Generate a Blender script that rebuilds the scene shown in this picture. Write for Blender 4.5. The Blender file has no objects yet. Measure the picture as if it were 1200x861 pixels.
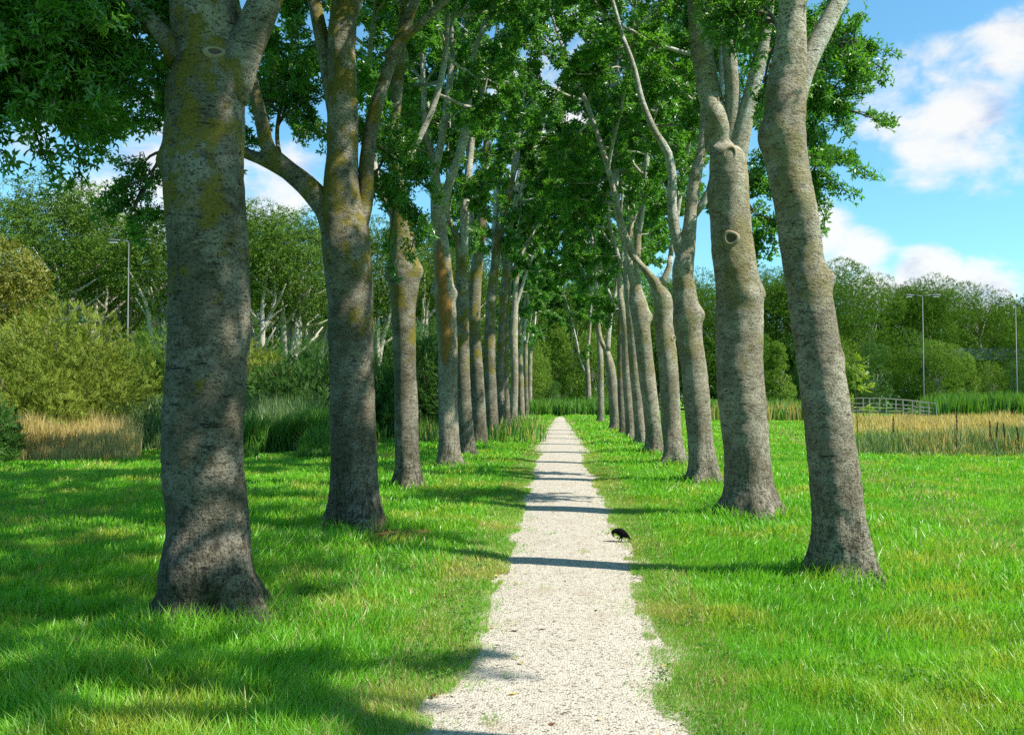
import bpy, math
import numpy as np
from mathutils import Euler, Vector

R = math.radians
PI = math.pi
rng = np.random.default_rng(11)
scene = bpy.context.scene
COL = scene.collection

# ------------------------------------------------------------------ camera
F_PX, CX, CY, CAM_H = 1090.0, 600.0, 430.5, 1.65
YAW, PITCH = math.atan(55 / F_PX), math.atan(33.5 / F_PX)
cam_d = bpy.data.cameras.new('camera')
cam = bpy.data.objects.new('camera', cam_d)
COL.objects.link(cam)
cam.location = (0, 0, CAM_H)
cam.rotation_euler = Euler((R(90) + PITCH, 0, YAW), 'XYZ')
cam_d.sensor_width = 36.0
cam_d.lens = 36.0 * F_PX / 1200.0
cam_d.clip_start, cam_d.clip_end = 0.05, 5000
scene.camera = cam
CM = np.array(cam.rotation_euler.to_matrix())


def ray(px, py):
    v = CM @ np.array([(px - CX) / F_PX, -(py - CY) / F_PX, -1.0])
    return v / np.linalg.norm(v)


def at(px, py, Y):
    """The point seen at that pixel whose distance along the avenue is Y."""
    v = ray(px, py)
    return np.array([0, 0, CAM_H]) + v * (Y / v[1])


def gx(px, Y):
    """World x of a ground point seen at column px at distance Y."""
    return float(at(px, 464 + F_PX * CAM_H / Y, Y)[0])


# ------------------------------------------------------------------ helpers
def hash3(ix, iy, iz):
    n = (ix.astype(np.int64) * 374761393 + iy.astype(np.int64) * 668265263 + iz.astype(np.int64) * 1274126177) & 0x7fffffff
    n = ((n ^ (n >> 13)) * 1103515245 + 12345) & 0x7fffffff
    n = (n ^ (n >> 16)) & 0xffff
    return n / 65535.0 * 2 - 1


def vnoise(p):
    p = np.asarray(p, float)
    i = np.floor(p)
    f = p - i
    f = f * f * (3 - 2 * f)
    ix, iy, iz = i[..., 0], i[..., 1], i[..., 2]
    fx, fy, fz = f[..., 0], f[..., 1], f[..., 2]
    out = 0
    for dx in (0, 1):
        for dy in (0, 1):
            for dz in (0, 1):
                w = (fx if dx else 1 - fx) * (fy if dy else 1 - fy) * (fz if dz else 1 - fz)
                out = out + w * hash3(ix + dx, iy + dy, iz + dz)
    return out


def fbm(p, oct=3):
    s, a, p = 0, 1.0, np.asarray(p, float)
    for k in range(oct):
        s = s + a * vnoise(p * 2 ** k + 17.3 * k)
        a *= 0.5
    return s


def n2(x, y, s, seed=0.0, oct=2):
    x, y = np.broadcast_arrays(np.asarray(x, float), np.asarray(y, float))
    return fbm(np.stack([x * s + seed, y * s - seed, np.full(x.shape, seed * 1.7 + .31)], -1), oct)


def unit(v):
    return v / np.maximum(np.linalg.norm(v, axis=-1, keepdims=True), 1e-9)


def make_mesh(name, verts, faces=(), mats=(), smooth=False, mat_idx=None):
    """faces: list of int arrays (n,k), one per polygon size."""
    me = bpy.data.meshes.new(name)
    verts = np.asarray(verts, np.float32).reshape(-1, 3)
    fl = [np.asarray(f, np.int32) for f in faces if len(f)]
    me.vertices.add(len(verts))
    me.vertices.foreach_set('co', verts.ravel())
    loops = np.concatenate([f.ravel() for f in fl])
    sizes = np.concatenate([np.full(len(f), f.shape[1], np.int32) for f in fl])
    starts = np.concatenate([[0], np.cumsum(sizes)[:-1]]).astype(np.int32)
    me.loops.add(len(loops))
    me.loops.foreach_set('vertex_index', loops)
    me.polygons.add(len(sizes))
    me.polygons.foreach_set('loop_start', starts)
    if mat_idx is not None:
        me.polygons.foreach_set('material_index', np.asarray(mat_idx, np.int32))
    me.polygons.foreach_set('use_smooth', np.full(len(sizes), bool(smooth)))
    for m in mats:
        me.materials.append(m)
    me.update(calc_edges=True)
    return me


def link(name, me, parent=None, loc=None):
    o = bpy.data.objects.new(name, me)
    COL.objects.link(o)
    if parent is not None:
        o.parent = parent
    if loc is not None:
        o.location = loc
    return o


def tag(o, label=None, cat=None, group=None, kind=None):
    if label:
        o['label'] = label
    if cat:
        o['category'] = cat
    if group:
        o['group'] = group
    if kind:
        o['kind'] = kind
    return o


def thing(name, label, cat, loc=(0, 0, 0), group=None, rz=0.0):
    o = bpy.data.objects.new(name, None)
    COL.objects.link(o)
    o.location = loc
    o.rotation_euler = (0, 0, rz)
    o.empty_display_size = 0.2
    return tag(o, label, cat, group)


class MB:
    """Collects tubes, boxes and so on for ONE mesh object."""

    def __init__(self):
        self.v, self.q, self.t, self.n = [], [], [], 0
        self.qi, self.ti = [], []

    def add(self, v, q=None, t=None, mi=0):
        v = np.asarray(v, float).reshape(-1, 3)
        if q is not None and len(q):
            q = np.asarray(q, int)
            self.q.append(q + self.n)
            self.qi.append(np.full(len(q), mi))
        if t is not None and len(t):
            t = np.asarray(t, int)
            self.t.append(t + self.n)
            self.ti.append(np.full(len(t), mi))
        self.v.append(v)
        self.n += len(v)

    def tube(self, pts, rad, seg=8, mi=0, cap=True):
        pts = np.asarray(pts, float)
        rad = np.asarray(rad, float)
        k = len(pts)
        tan = unit(np.gradient(pts, axis=0))
        ref = np.array([0.0, 1.0, 0.0]) if abs(tan[0][1]) < 0.9 else np.array([1.0, 0, 0])
        u = unit(np.cross(tan, ref))
        w = np.cross(tan, u)
        a = np.linspace(0, 2 * PI, seg, endpoint=False)
        ring = (u[:, None, :] * np.cos(a)[None, :, None] + w[:, None, :] * np.sin(a)[None, :, None]) * rad.reshape(k, 1, 1)
        v = (pts[:, None, :] + ring).reshape(-1, 3)
        i = np.arange(k - 1)[:, None] * seg
        j = np.arange(seg)[None, :]
        j2 = (j + 1) % seg
        q = np.stack([i + j, i + j2, i + seg + j2, i + seg + j], -1).reshape(-1, 4)
        t = None
        if cap:
            v = np.vstack([v, pts[:1], pts[-1:]])
            c0, c1 = k * seg, k * seg + 1
            jj = np.arange(seg)
            jn = (jj + 1) % seg
            t = np.vstack([np.stack([np.full(seg, c0), jn, jj], -1),
                           np.stack([np.full(seg, c1), (k - 1) * seg + jj, (k - 1) * seg + jn], -1)])
        self.add(v, q, t, mi)

    def box(self, lo, hi, mi=0, M=None):
        (x0, y0, z0), (x1, y1, z1) = lo, hi
        v = np.array([[x0, y0, z0], [x1, y0, z0], [x1, y1, z0], [x0, y1, z0], [x0, y0, z1], [x1, y0, z1], [x1, y1, z1], [x0, y1, z1]], float)
        if M is not None:
            v = v @ np.asarray(M).T
        self.add(v, [[3, 2, 1, 0], [4, 5, 6, 7], [0, 1, 5, 4], [1, 2, 6, 5], [2, 3, 7, 6], [3, 0, 4, 7]], None, mi)

    def beam(self, a, b, w, h, mi=0):
        """Rectangular beam from a to b, w wide and h high."""
        a, b = np.asarray(a, float), np.asarray(b, float)
        d = unit(b - a)
        s = unit(np.cross(d, [0, 0, 1.0])) if abs(d[2]) < .95 else np.array([1.0, 0, 0])
        u = np.cross(s, d)
        v = [p + s * sx * w / 2 + u * sz * h / 2 for p in (a, b) for sx, sz in ((-1, -1), (1, -1), (1, 1), (-1, 1))]
        self.add(v, [[3, 2, 1, 0], [4, 5, 6, 7], [0, 1, 5, 4], [1, 2, 6, 5], [2, 3, 7, 6], [3, 0, 4, 7]], None, mi)

    def mesh(self, name, mats, smooth=True):
        fs, mi = [], []
        if self.q:
            fs.append(np.vstack(self.q))
            mi.append(np.concatenate(self.qi))
        if self.t:
            fs.append(np.vstack(self.t))
            mi.append(np.concatenate(self.ti))
        return make_mesh(name, np.vstack(self.v), fs, mats, smooth, np.concatenate(mi))

    def build(self, name, mats, parent=None, smooth=True, loc=None):
        return link(name, self.mesh(name, mats, smooth), parent, loc)


# ------------------------------------------------------------------ materials
class NT:
    def __init__(self, tree):
        self.t = tree
        tree.nodes.clear()

    def n(self, kind, _in=None, **props):
        nd = self.t.nodes.new(kind)
        for k, v in props.items():
            setattr(nd, k, v)
        for k, v in (_in or {}).items():
            if hasattr(v, 'is_linked') or isinstance(v, bpy.types.NodeSocket):
                self.t.links.new(v, nd.inputs[k])
            else:
                nd.inputs[k].default_value = v
        return nd

    def math(self, op, a, b=0.0, c=None, clamp=False):
        ins = {0: a, 1: b}
        if c is not None:
            ins[2] = c
        return self.n('ShaderNodeMath', ins, operation=op, use_clamp=clamp).outputs[0]

    def mix(self, fac, a, b, mode='MIX'):
        nd = self.n('ShaderNodeMix', None, data_type='RGBA', blend_type=mode)
        for s, v in ((0, fac), (6, a), (7, b)):
            if isinstance(v, bpy.types.NodeSocket):
                self.t.links.new(v, nd.inputs[s])
            else:
                nd.inputs[s].default_value = v if not isinstance(v, tuple) or len(v) == 4 else (*v, 1)
        return nd.outputs[2]

    def ramp(self, fac, lo, hi, a=0.0, b=1.0, smooth=True):
        nd = self.n('ShaderNodeMapRange', {0: fac, 1: lo, 2: hi, 3: a, 4: b}, interpolation_type='SMOOTHSTEP' if smooth else 'LINEAR')
        return nd.outputs[0]

    def noise(self, vec, scale, detail=3, rough=.55, lac=2.0, dist=0.0):
        nd = self.n('ShaderNodeTexNoise', {'Vector': vec, 'Scale': scale, 'Detail': detail, 'Roughness': rough, 'Lacunarity': lac, 'Distortion': dist})
        return nd.outputs[0]

    def mapping(self, vec, scale=(1, 1, 1), loc=(0, 0, 0)):
        return self.n('ShaderNodeMapping', {'Vector': vec, 'Scale': scale, 'Location': loc}).outputs[0]


def new_mat(name):
    m = bpy.data.materials.new(name)
    m.use_nodes = True
    return m, NT(m.node_tree)


def surf(g, color, rough=.8, bump=None, bstr=.5, bdist=.02, spec=.3, metallic=0.0):
    ins = {'Base Color': color, 'Roughness': rough, 'Specular IOR Level': spec, 'Metallic': metallic}
    b = g.n('ShaderNodeBsdfPrincipled', None)
    for k, v in ins.items():
        if isinstance(v, bpy.types.NodeSocket):
            g.t.links.new(v, b.inputs[k])
        else:
            b.inputs[k].default_value = (*v, 1) if isinstance(v, tuple) and len(v) == 3 else v
    if bump is not None:
        bm = g.n('ShaderNodeBump', {'Height': bump, 'Strength': bstr, 'Distance': bdist})
        g.t.links.new(bm.outputs[0], b.inputs['Normal'])
    o = g.n('ShaderNodeOutputMaterial')
    g.t.links.new(b.outputs[0], o.inputs[0])
    return b


def plain(name, col, rough=.7, spec=.3, var=.25, scale=6, metallic=0.0):
    m, g = new_mat(name)
    tc = g.n('ShaderNodeTexCoord').outputs['Object']
    f = g.noise(tc, scale, 4)
    c = g.mix(f, tuple(x * (1 - var) for x in col), tuple(min(1, x * (1 + var)) for x in col))
    surf(g, c, rough, f, .3, .01, spec, metallic)
    return m


def bark_mat(name, lich=1.0, base=(.122, .110, .074), dark=(.034, .026, .016), pale=(.240, .218, .165)):
    m, g = new_mat(name)
    tc = g.n('ShaderNodeTexCoord').outputs['Object']
    rnd = g.n('ShaderNodeObjectInfo').outputs['Random']
    off = g.n('ShaderNodeCombineXYZ', {0: g.math('MULTIPLY', rnd, 37.0), 1: g.math('MULTIPLY', rnd, 91.0), 2: 0.0}).outputs[0]
    v = g.n('ShaderNodeVectorMath', {0: tc, 1: off}, operation='ADD').outputs[0]
    z = g.n('ShaderNodeSeparateXYZ', {0: tc}).outputs[2]
    big = g.noise(v, 2.2, 5, .6)
    bands = g.noise(g.mapping(v, (5.5, 5.5, 13)), 1.6, 6, .7)          # horizontal lenticel bands
    fine = g.noise(g.mapping(v, (46, 46, 60)), 1.0, 4, .7)
    fiss = g.noise(g.mapping(v, (15, 15, 4.5)), 1.6, 4, .7)            # vertical fissures, low on the trunk
    lent = g.ramp(g.noise(g.mapping(v, (13, 13, 48)), 1.0, 3, .6), .64, .70)
    low = g.ramp(z, 1.6, .1)
    slit = g.ramp(g.noise(g.mapping(v, (4.5, 4.5, 24), (2, 8, 3)), 1.0, 4, .6), .66, .71)
    c = g.mix(g.ramp(big, .40, .64), base, pale)
    c = g.mix(g.math('MULTIPLY', g.ramp(bands, .52, .36), .6), c, dark)
    c = g.mix(g.math('MULTIPLY', g.ramp(fine, .52, .36), .85), c, dark)
    c = g.mix(g.math('MULTIPLY', g.math('MULTIPLY', g.ramp(fiss, .55, .36), low), .85), c, tuple(x * .6 for x in dark))
    c = g.mix(g.math('MULTIPLY', slit, .8), c, (.026, .021, .016))
    c = g.mix(g.math('MULTIPLY', lent, .75), c, (.022, .018, .014))
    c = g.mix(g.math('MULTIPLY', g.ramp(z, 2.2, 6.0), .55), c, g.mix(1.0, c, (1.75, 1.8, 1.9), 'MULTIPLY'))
    pl = g.ramp(g.noise(v, 5.0, 3, .5), .62, .70)
    c = g.mix(g.math('MULTIPLY', pl, .35), c, (.24, .235, .205))          # pale crust lichen
    ln = g.noise(g.mapping(v, (1.5, 1.5, 1.1), (5, 3, 1)), 1.9, 6, .68)
    hgt = g.ramp(z, 1.2, 3.0, .0, .17)
    ylm = g.ramp(g.math('ADD', g.math('ADD', ln, hgt), g.math('MULTIPLY', g.math('SUBTRACT', fine, .5), .22)), .665, .72)
    ylc = g.mix(g.noise(v, 40, 3), (.22, .170, .008), (.09, .085, .012))
    c = g.mix(g.math('MULTIPLY', ylm, .8 * lich), c, ylc)
    gm = g.ramp(g.math('ADD', g.noise(v, 3.3, 5, .6), g.ramp(z, .5, .0, .0, .15)), .58, .70)
    c = g.mix(g.math('MULTIPLY', gm, .45 * lich), c, (.040, .046, .012))
    h = g.math('ADD', g.math('MULTIPLY', fine, .5), g.math('ADD', g.math('MULTIPLY', bands, .5), g.math('MULTIPLY', g.math('MULTIPLY', fiss, low), 1.4)))
    h = g.math('SUBTRACT', h, g.math('ADD', g.math('MULTIPLY', lent, .4), g.math('MULTIPLY', slit, .7)))
    surf(g, c, .88, h, 1.0, .045, .15)
    return m


def leaf_mat(name, lo, hi, trans=.45, tcol=1.6, rough=.45, gloss=.06, patch=None):
    m, g = new_mat(name)
    geo = g.n('ShaderNodeNewGeometry')
    rnd = geo.outputs['Random Per Island']
    tc = g.n('ShaderNodeTexCoord').outputs['Object']
    big = g.noise(tc, .55, 3, .6)
    fac = g.math('ADD', g.math('MULTIPLY', rnd, .6), g.math('MULTIPLY', g.ramp(big, .3, .7), .4))
    c = g.mix(fac, lo, hi)
    if patch:
        pcol, plo, phi, psc = patch
        c = g.mix(g.math('MULTIPLY', g.ramp(g.math('ADD', g.noise(tc, psc, 3), g.math('MULTIPLY', rnd, .15)), plo, phi), .9), c, pcol)
    d = g.n('ShaderNodeBsdfDiffuse', {'Color': c}).outputs[0]
    tcn = g.mix(1.0, c, (tcol * 1.05, tcol, tcol * .45), 'MULTIPLY')
    t = g.n('ShaderNodeBsdfTranslucent', {'Color': tcn}).outputs[0]
    s = g.n('ShaderNodeMixShader', {0: trans, 1: d, 2: t}).outputs[0]
    gl = g.n('ShaderNodeBsdfGlossy', {'Roughness': rough}).outputs[0]
    s = g.n('ShaderNodeMixShader', {0: gloss, 1: s, 2: gl}).outputs[0]
    o = g.n('ShaderNodeOutputMaterial')
    g.t.links.new(s, o.inputs[0])
    return m


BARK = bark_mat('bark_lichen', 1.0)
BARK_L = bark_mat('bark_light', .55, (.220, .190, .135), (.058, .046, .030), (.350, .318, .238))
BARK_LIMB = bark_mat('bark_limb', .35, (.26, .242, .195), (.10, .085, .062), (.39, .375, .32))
BARK_TWIG = plain('twig_bark', (.08, .068, .05), .9, .2, .3, 12)
BARK_FAR = plain('pale_bark', (.36, .33, .27), .9, .2, .35, 3)
WOUND = plain('bare_wood', (.20, .105, .028), .8, .2, .45, 9)
CALLUS = plain('scar_callus', (.24, .195, .125), .85, .2, .2, 14)
CUTWOOD = plain('scar_wood', (.085, .065, .042), .9, .2, .55, 24)
LEAF = leaf_mat('ash_leaf', (.030, .115, .014), (.105, .275, .030), .45, 1.8, .38, .05)
LEAF_FAR = leaf_mat('wood_leaf', (.034, .086, .010), (.125, .210, .032), .18, 1.5, .6, .006)
LEAF_RIGHT = leaf_mat('wood_leaf_fresh', (.030, .092, .008), (.125, .225, .022), .18, 1.5, .6, .006)
LEAF_DARK = leaf_mat('dark_shrub_leaf', (.026, .085, .014), (.080, .175, .030), .25, 1.5, .5, .015)
LEAF_WILLOW = leaf_mat('willow_leaf', (.080, .125, .012), (.225, .275, .040), .22, 1.3, .5, .008)
LEAF_OLIVE = leaf_mat('olive_leaf', (.120, .140, .014), (.230, .230, .035), .35, 1.4, .5, .03)
LEAF_YOUNG = leaf_mat('young_leaf', (.14, .24, .020), (.27, .36, .04), .45, 1.4, .45, .04)
GRASS = leaf_mat('grass_blade', (.085, .310, .016), (.215, .475, .029), .40, 1.5, .4, .03, ((.33, .39, .05), .56, .74, .8))
GRASS_DRY = leaf_mat('dry_blade', (.30, .25, .10), (.50, .42, .20), .3, 1.2, .5, .03)
STRAW = leaf_mat('straw', (.36, .27, .085), (.58, .47, .20), .35, 1.3, .6, .02)
REED = leaf_mat('reed_blade', (.075, .150, .040), (.16, .25, .085), .35, 1.4, .5, .04)
NETTLE = leaf_mat('nettle_leaf', (.050, .150, .015), (.120, .260, .028), .38, 1.5, .5, .03)
BLACK = plain('black_feather', (.003, .003, .004), .7, .06, .3, 30)
STEEL = plain('galvanised_steel', (.10, .112, .112), .6, .5, .08, 5, .3)
GLASSY = plain('lamp_cover', (.7, .72, .72), .25, .5, .05, 5)
TIMBER = plain('weathered_timber', (.21, .195, .16), .85, .2, .3, 4)
PANEL = plain('barrier_panel', (.12, .14, .145), .6, .4, .1, 2)
SEED = plain('seed_brown', (.11, .058, .028), .9, .1, .4, 20)

# ground
GROUND, g = new_mat('meadow_ground')
tc = g.n('ShaderNodeTexCoord').outputs['Object']
c = g.mix(g.ramp(g.noise(tc, .35, 5, .6), .35, .68), (.075, .235, .012), (.135, .330, .020))
c = g.mix(g.math('MULTIPLY', g.ramp(g.noise(tc, 9, 4, .7), .48, .30), .6), c, (.045, .130, .008))
c = g.mix(g.math('MULTIPLY', g.ramp(g.noise(tc, 1.3, 4, .65), .60, .75), .5), c, (.20, .20, .06))
surf(g, c, .9, g.noise(tc, 25, 4, .7), 1.0, .08, .1)

# gravel path
GRAVEL, g = new_mat('shell_gravel')
tc = g.n('ShaderNodeTexCoord').outputs['Object']
vo = g.n('ShaderNodeTexVoronoi', {'Vector': tc, 'Scale': 70.0})
cell = g.n('ShaderNodeSeparateXYZ', {0: vo.outputs['Color']}).outputs[0]
c = g.mix(cell, (.335, .290, .225), (.49, .455, .375))
c = g.mix(g.math('MULTIPLY', g.ramp(cell, .17, .06), .75), c, (.07, .058, .045))
c = g.mix(g.math('MULTIPLY', g.ramp(g.noise(tc, 28, 4, .7), .44, .28), .55), c, (.13, .105, .075))
c = g.mix(g.math('MULTIPLY', g.ramp(g.noise(tc, 2.0, 5, .65), .52, .70), .45), c, (.30, .24, .165))
h = g.math('ADD', g.math('MULTIPLY', vo.outputs['Distance'], -1.0), g.noise(tc, 40, 4, .7))
surf(g, c, .9, h, .7, .012, .15)
PEB_L = plain('pale_pebble', (.46, .43, .36), .8, .3, .25, 40)
PEB_D = plain('dark_pebble', (.09, .075, .055), .8, .3, .4, 40)
SOIL = plain('bare_soil', (.12, .065, .028), .95, .1, .45, 14)
WATER = plain('dark_water', (.03, .045, .03), .12, .5, .2, 2)

# ------------------------------------------------------------------ ground and path
N_ = 41
def ground_sheet():
    xs = np.concatenate([-np.geomspace(900, 8, 16), np.linspace(-7, 7, 9), np.geomspace(8, 900, 16)])
    ys = np.concatenate([[-60, -20, -6], np.linspace(-2, 30, 17), np.geomspace(33, 1600, 18)])
    X, Y = np.meshgrid(xs, ys, indexing='ij')
    v = np.stack([X, Y, np.zeros_like(X)], -1).reshape(-1, 3)
    nx, ny = len(xs), len(ys)
    i, j = np.meshgrid(np.arange(nx - 1), np.arange(ny - 1), indexing='ij')
    a = (i * ny + j).ravel()
    q = np.stack([a, a + ny, a + ny + 1, a + 1], -1)
    return make_mesh('ground', v, [q], [GROUND])
tag(link('ground', ground_sheet()), kind='structure')


def path_edges(y):
    y = np.asarray(y, float)
    zero = np.zeros_like(y)
    wob = n2(zero, y, .35, 3.3) * .07
    w = np.maximum(np.clip((y - 66) / 10, 0, 1), np.clip((y - 28) / 90, 0, .42))
    l = -.58 - np.clip((6.5 - y) * .05, 0, .10) + wob + n2(zero + 4, y, 1.1, 8.1) * .05
    r = .68 - np.clip((7.5 - y) * .04, 0, .11) + wob * .6 + n2(zero + 9, y, 1.1, 1.4) * .05
    mid = .07
    return l * (1 - w) + mid * w, r * (1 - w) + mid * w


def path_mesh():
    y = np.concatenate([np.linspace(-4, 14, 600), np.geomspace(14.05, 74, 260)])
    l, r = path_edges(y)
    wd_ = .19 * np.clip((70 - y) / 30, 0, 1)
    l = l - wd_ * (1 + .3 * n2(y * 0 + 2, y, 3.0, 4.2) + .15 * n2(y * 0 + 5, y, 11.0, 1.2))
    r = r + wd_ * (1 + .3 * n2(y * 0 + 3, y, 3.0, 9.2) + .15 * n2(y * 0 + 7, y, 11.0, 2.2))
    t = np.array([0, .06, .25, .5, .75, .94, 1])
    X = l[:, None] + (r - l)[:, None] * t[None]
    Y = np.repeat(y[:, None], 7, 1)
    Z = np.full(X.shape, .006)
    Z += np.array([0, .004, .012, .016, .012, .004, 0])[None]
    v = np.stack([X, Y, Z], -1).reshape(-1, 3)
    i, j = np.meshgrid(np.arange(len(y) - 1), np.arange(6), indexing='ij')
    a = (i * 7 + j).ravel()
    return make_mesh('path', v, [np.stack([a, a + 1, a + 8, a + 7], -1)], [GRAVEL], True)
tag(link('path', path_mesh()), kind='structure')


def pebbles(n):
    y = np.exp(rng.uniform(math.log(3.2), math.log(30), n))
    l, r = path_edges(y)
    u = rng.beta(1.6, 1.6, n) * 1.04 - .02
    x = l + (r - l) * u
    s = rng.uniform(.002, .006, n) * (1 + y * .035) * np.where(rng.random(n) < .06, 1.7, 1)
    base = np.array([[1, 0, 0], [0, 1, 0], [-1, 0, 0], [0, -1, 0], [0, 0, .7], [0, 0, -.4]], float)
    v = base[None] * s[:, None, None] * rng.uniform(.6, 1.3, (n, 6, 1))
    a = rng.uniform(0, 2 * PI, n)
    ca, sa = np.cos(a)[:, None], np.sin(a)[:, None]
    vx = v[..., 0] * ca - v[..., 1] * sa + x[:, None]
    vy = v[..., 0] * sa + v[..., 1] * ca + y[:, None]
    vz = v[..., 2] + .012 + .006 * (1 - (2 * u - 1) ** 2)[:, None]
    V = np.stack([vx, vy, vz], -1).reshape(-1, 3)
    f = np.array([[0, 1, 4], [1, 2, 4], [2, 3, 4], [3, 0, 4], [1, 0, 5], [2, 1, 5], [3, 2, 5], [0, 3, 5]])
    F = (f[None] + (np.arange(n) * 6)[:, None, None]).reshape(-1, 3)
    mi = np.repeat((rng.random(n) < .38).astype(int), 8)
    return make_mesh('gravel', V, [F], [PEB_L, PEB_D], False, mi)
tag(link('gravel', pebbles(26000)), 'loose pale and dark shell gravel lying on the path', None, None, 'stuff')

# ------------------------------------------------------------------ leaves
def leaflet(L, W, fold=.18):
    return np.array([[0, 0, 0], [L * .45, W / 2, W * fold], [L, 0, -L * .08], [L * .45, -W / 2, W * fold]])


def sprig_template(pairs=4, rach=.24, L=.09, W=.034):
    out = []
    for k in range(pairs):
        x = rach * (.25 + .75 * k / pairs)
        for s in (1, -1):
            a = s * R(58 - 5 * k)
            lf = leaflet(L * (1 - .08 * abs(k - 1.5)), W)
            ca, sa = math.cos(a), math.sin(a)
            M = np.array([[ca, -sa, 0], [sa, ca, 0], [0, 0, 1]])
            lf = lf @ M.T
            lf[:, 2] -= np.abs(lf[:, 1]) * .35
            out.append(lf + [x, 0, -x * x * .8])
    out.append(leaflet(L, W) + [rach, 0, -rach * rach * .8])
    return np.array(out)


def fan_template(k, L, W, r):
    out = []
    for i in range(k):
        lf = leaflet(L, W, .15)
        a, b = r.uniform(0, 2 * PI), r.uniform(-.9, .9)
        ca, sa, cb, sb = math.cos(a), math.sin(a), math.cos(b), math.sin(b)
        lf = lf @ np.array([[cb, 0, sb], [0, 1, 0], [-sb, 0, cb]]).T @ np.array([[ca, -sa, 0], [sa, ca, 0], [0, 0, 1]]).T
        out.append(lf + r.normal(0, L * .38, 3))
    return np.array(out)


SPRIG = sprig_template()
def whorl_template(k, rach, L, W, seed):
    r = np.random.default_rng(seed)
    out = []
    for i in range(k):
        a = R(-150 + 300 * i / (k - 1)) + r.normal(0, .2)
        if i == k // 2:
            a = 0
        b = r.uniform(-.5, .35)
        ca, sa, cb, sb = math.cos(a), math.sin(a), math.cos(b), math.sin(b)
        lf = leaflet(L * r.uniform(.75, 1.2), W * r.uniform(.8, 1.2), .2)
        lf = lf @ np.array([[cb, 0, sb], [0, 1, 0], [-sb, 0, cb]]).T @ np.array([[ca, -sa, 0], [sa, ca, 0], [0, 0, 1]]).T
        out.append(lf + [rach * r.uniform(0, 1), r.normal(0, .012), r.normal(0, .012)])
    return np.array(out)


WHORL = whorl_template(9, .09, .098, .036, 5)
WHORL_BIG = whorl_template(7, .14, .15, .062, 6)
SPRIG_BIG = sprig_template(3, .26, .15, .062)
FAN = fan_template(6, 1.0, .5, np.random.default_rng(3))


def leaves(name, pos, dirn, up, scale, template, mats):
    n, K = len(pos), len(template)
    x = unit(dirn)
    z = unit(up - x * np.sum(up * x, -1, keepdims=True))
    y = np.cross(z, x)
    t = template.reshape(-1, 3)
    V = pos[:, None, :] + scale[:, None, None] * (t[None, :, 0:1] * x[:, None] + t[None, :, 1:2] * y[:, None] + t[None, :, 2:3] * z[:, None])
    F = np.arange(n * K * 4).reshape(-1, 4)
    return make_mesh(name, V.reshape(-1, 3), [F], mats)


# ------------------------------------------------------------------ avenue trees
def resample(pts, rad, step):
    pts, rad = np.asarray(pts, float), np.asarray(rad, float)
    d = np.concatenate([[0], np.cumsum(np.linalg.norm(np.diff(pts, axis=0), axis=1))])
    n = max(4, int(d[-1] / step))
    s = np.linspace(0, d[-1], n)
    out = np.empty((n, 3))
    m = np.gradient(pts, d, axis=0)
    k = np.clip(np.searchsorted(d, s, 'right') - 1, 0, len(d) - 2)
    h = (d[k + 1] - d[k])
    t = ((s - d[k]) / h)[:, None]
    h = h[:, None]
    out = (2 * t ** 3 - 3 * t ** 2 + 1) * pts[k] + (t ** 3 - 2 * t ** 2 + t) * h * m[k] + (-2 * t ** 3 + 3 * t ** 2) * pts[k + 1] + (t ** 3 - t ** 2) * h * m[k + 1]
    return out, np.interp(s, d, rad)


def trunk_mesh(pts, rad, seg, step, seed, knots=(), rough=1.0, mats=None):
    """Trunk with root flare lobes, burls and an uneven surface; local coordinates."""
    P, r = resample(pts, rad, step)
    k = len(P)
    a = np.linspace(0, 2 * PI, seg, endpoint=False)
    z = P[:, 2][:, None]
    lob = 1 + .32 * np.exp(-np.maximum(z, 0) / .26) * (np.cos(3 * a + seed)[None] * .6 + np.cos(5 * a + seed * 2.1)[None] * .6 + np.cos(2 * a - seed)[None] * .3)
    ca, sa = np.cos(a)[None], np.sin(a)[None]
    np_ = np.stack([ca * r[:, None] * 2.2 + seed * 3.1 + 0 * z, sa * r[:, None] * 2.2 + 0 * z, z * 1.4 + 0 * a], -1)
    d = .96 + rough * (.055 * fbm(np_, 2))
    np2 = np.stack([ca * r[:, None] * 9 + seed + 0 * z, sa * r[:, None] * 9 + 0 * z, z * 14 + 0 * a], -1)
    d = d + rough * .016 * fbm(np2, 3)
    np3 = np.stack([ca * 3 + seed + 0 * z, sa * 3 + 0 * z, z * 11 + 0 * a], -1)
    d = d + rough * .014 * vnoise(np3)
    rr = r[:, None] * lob * d
    rr = rr * (1 + .30 * np.exp(-np.maximum(z, 0) / .15))
    for (kz, ka, ks, kamp) in knots:
        da = (a - ka + PI) % (2 * PI) - PI
        arc = da[None] * r[:, None]
        q = np.exp(-((z - kz) ** 2 + arc ** 2) / (2 * ks * ks))
        rr = rr + kamp * q
    v = np.stack([P[:, 0][:, None] + rr * ca, P[:, 1][:, None] + rr * sa, z + 0 * a], -1).reshape(-1, 3)
    i = np.arange(k - 1)[:, None] * seg
    j = np.arange(seg)[None]
    j2 = (j + 1) % seg
    q = np.stack([i + j, i + j2, i + seg + j2, i + seg + j], -1).reshape(-1, 4)
    v = np.vstack([v, P[-1:] + [0, 0, r[-1] * .5]])
    jj = np.arange(seg)
    t = np.stack([np.full(seg, k * seg), (k - 1) * seg + jj, (k - 1) * seg + (jj + 1) % seg], -1)
    return make_mesh('trunk', v, [q, t], mats or [BARK], True)


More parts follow.
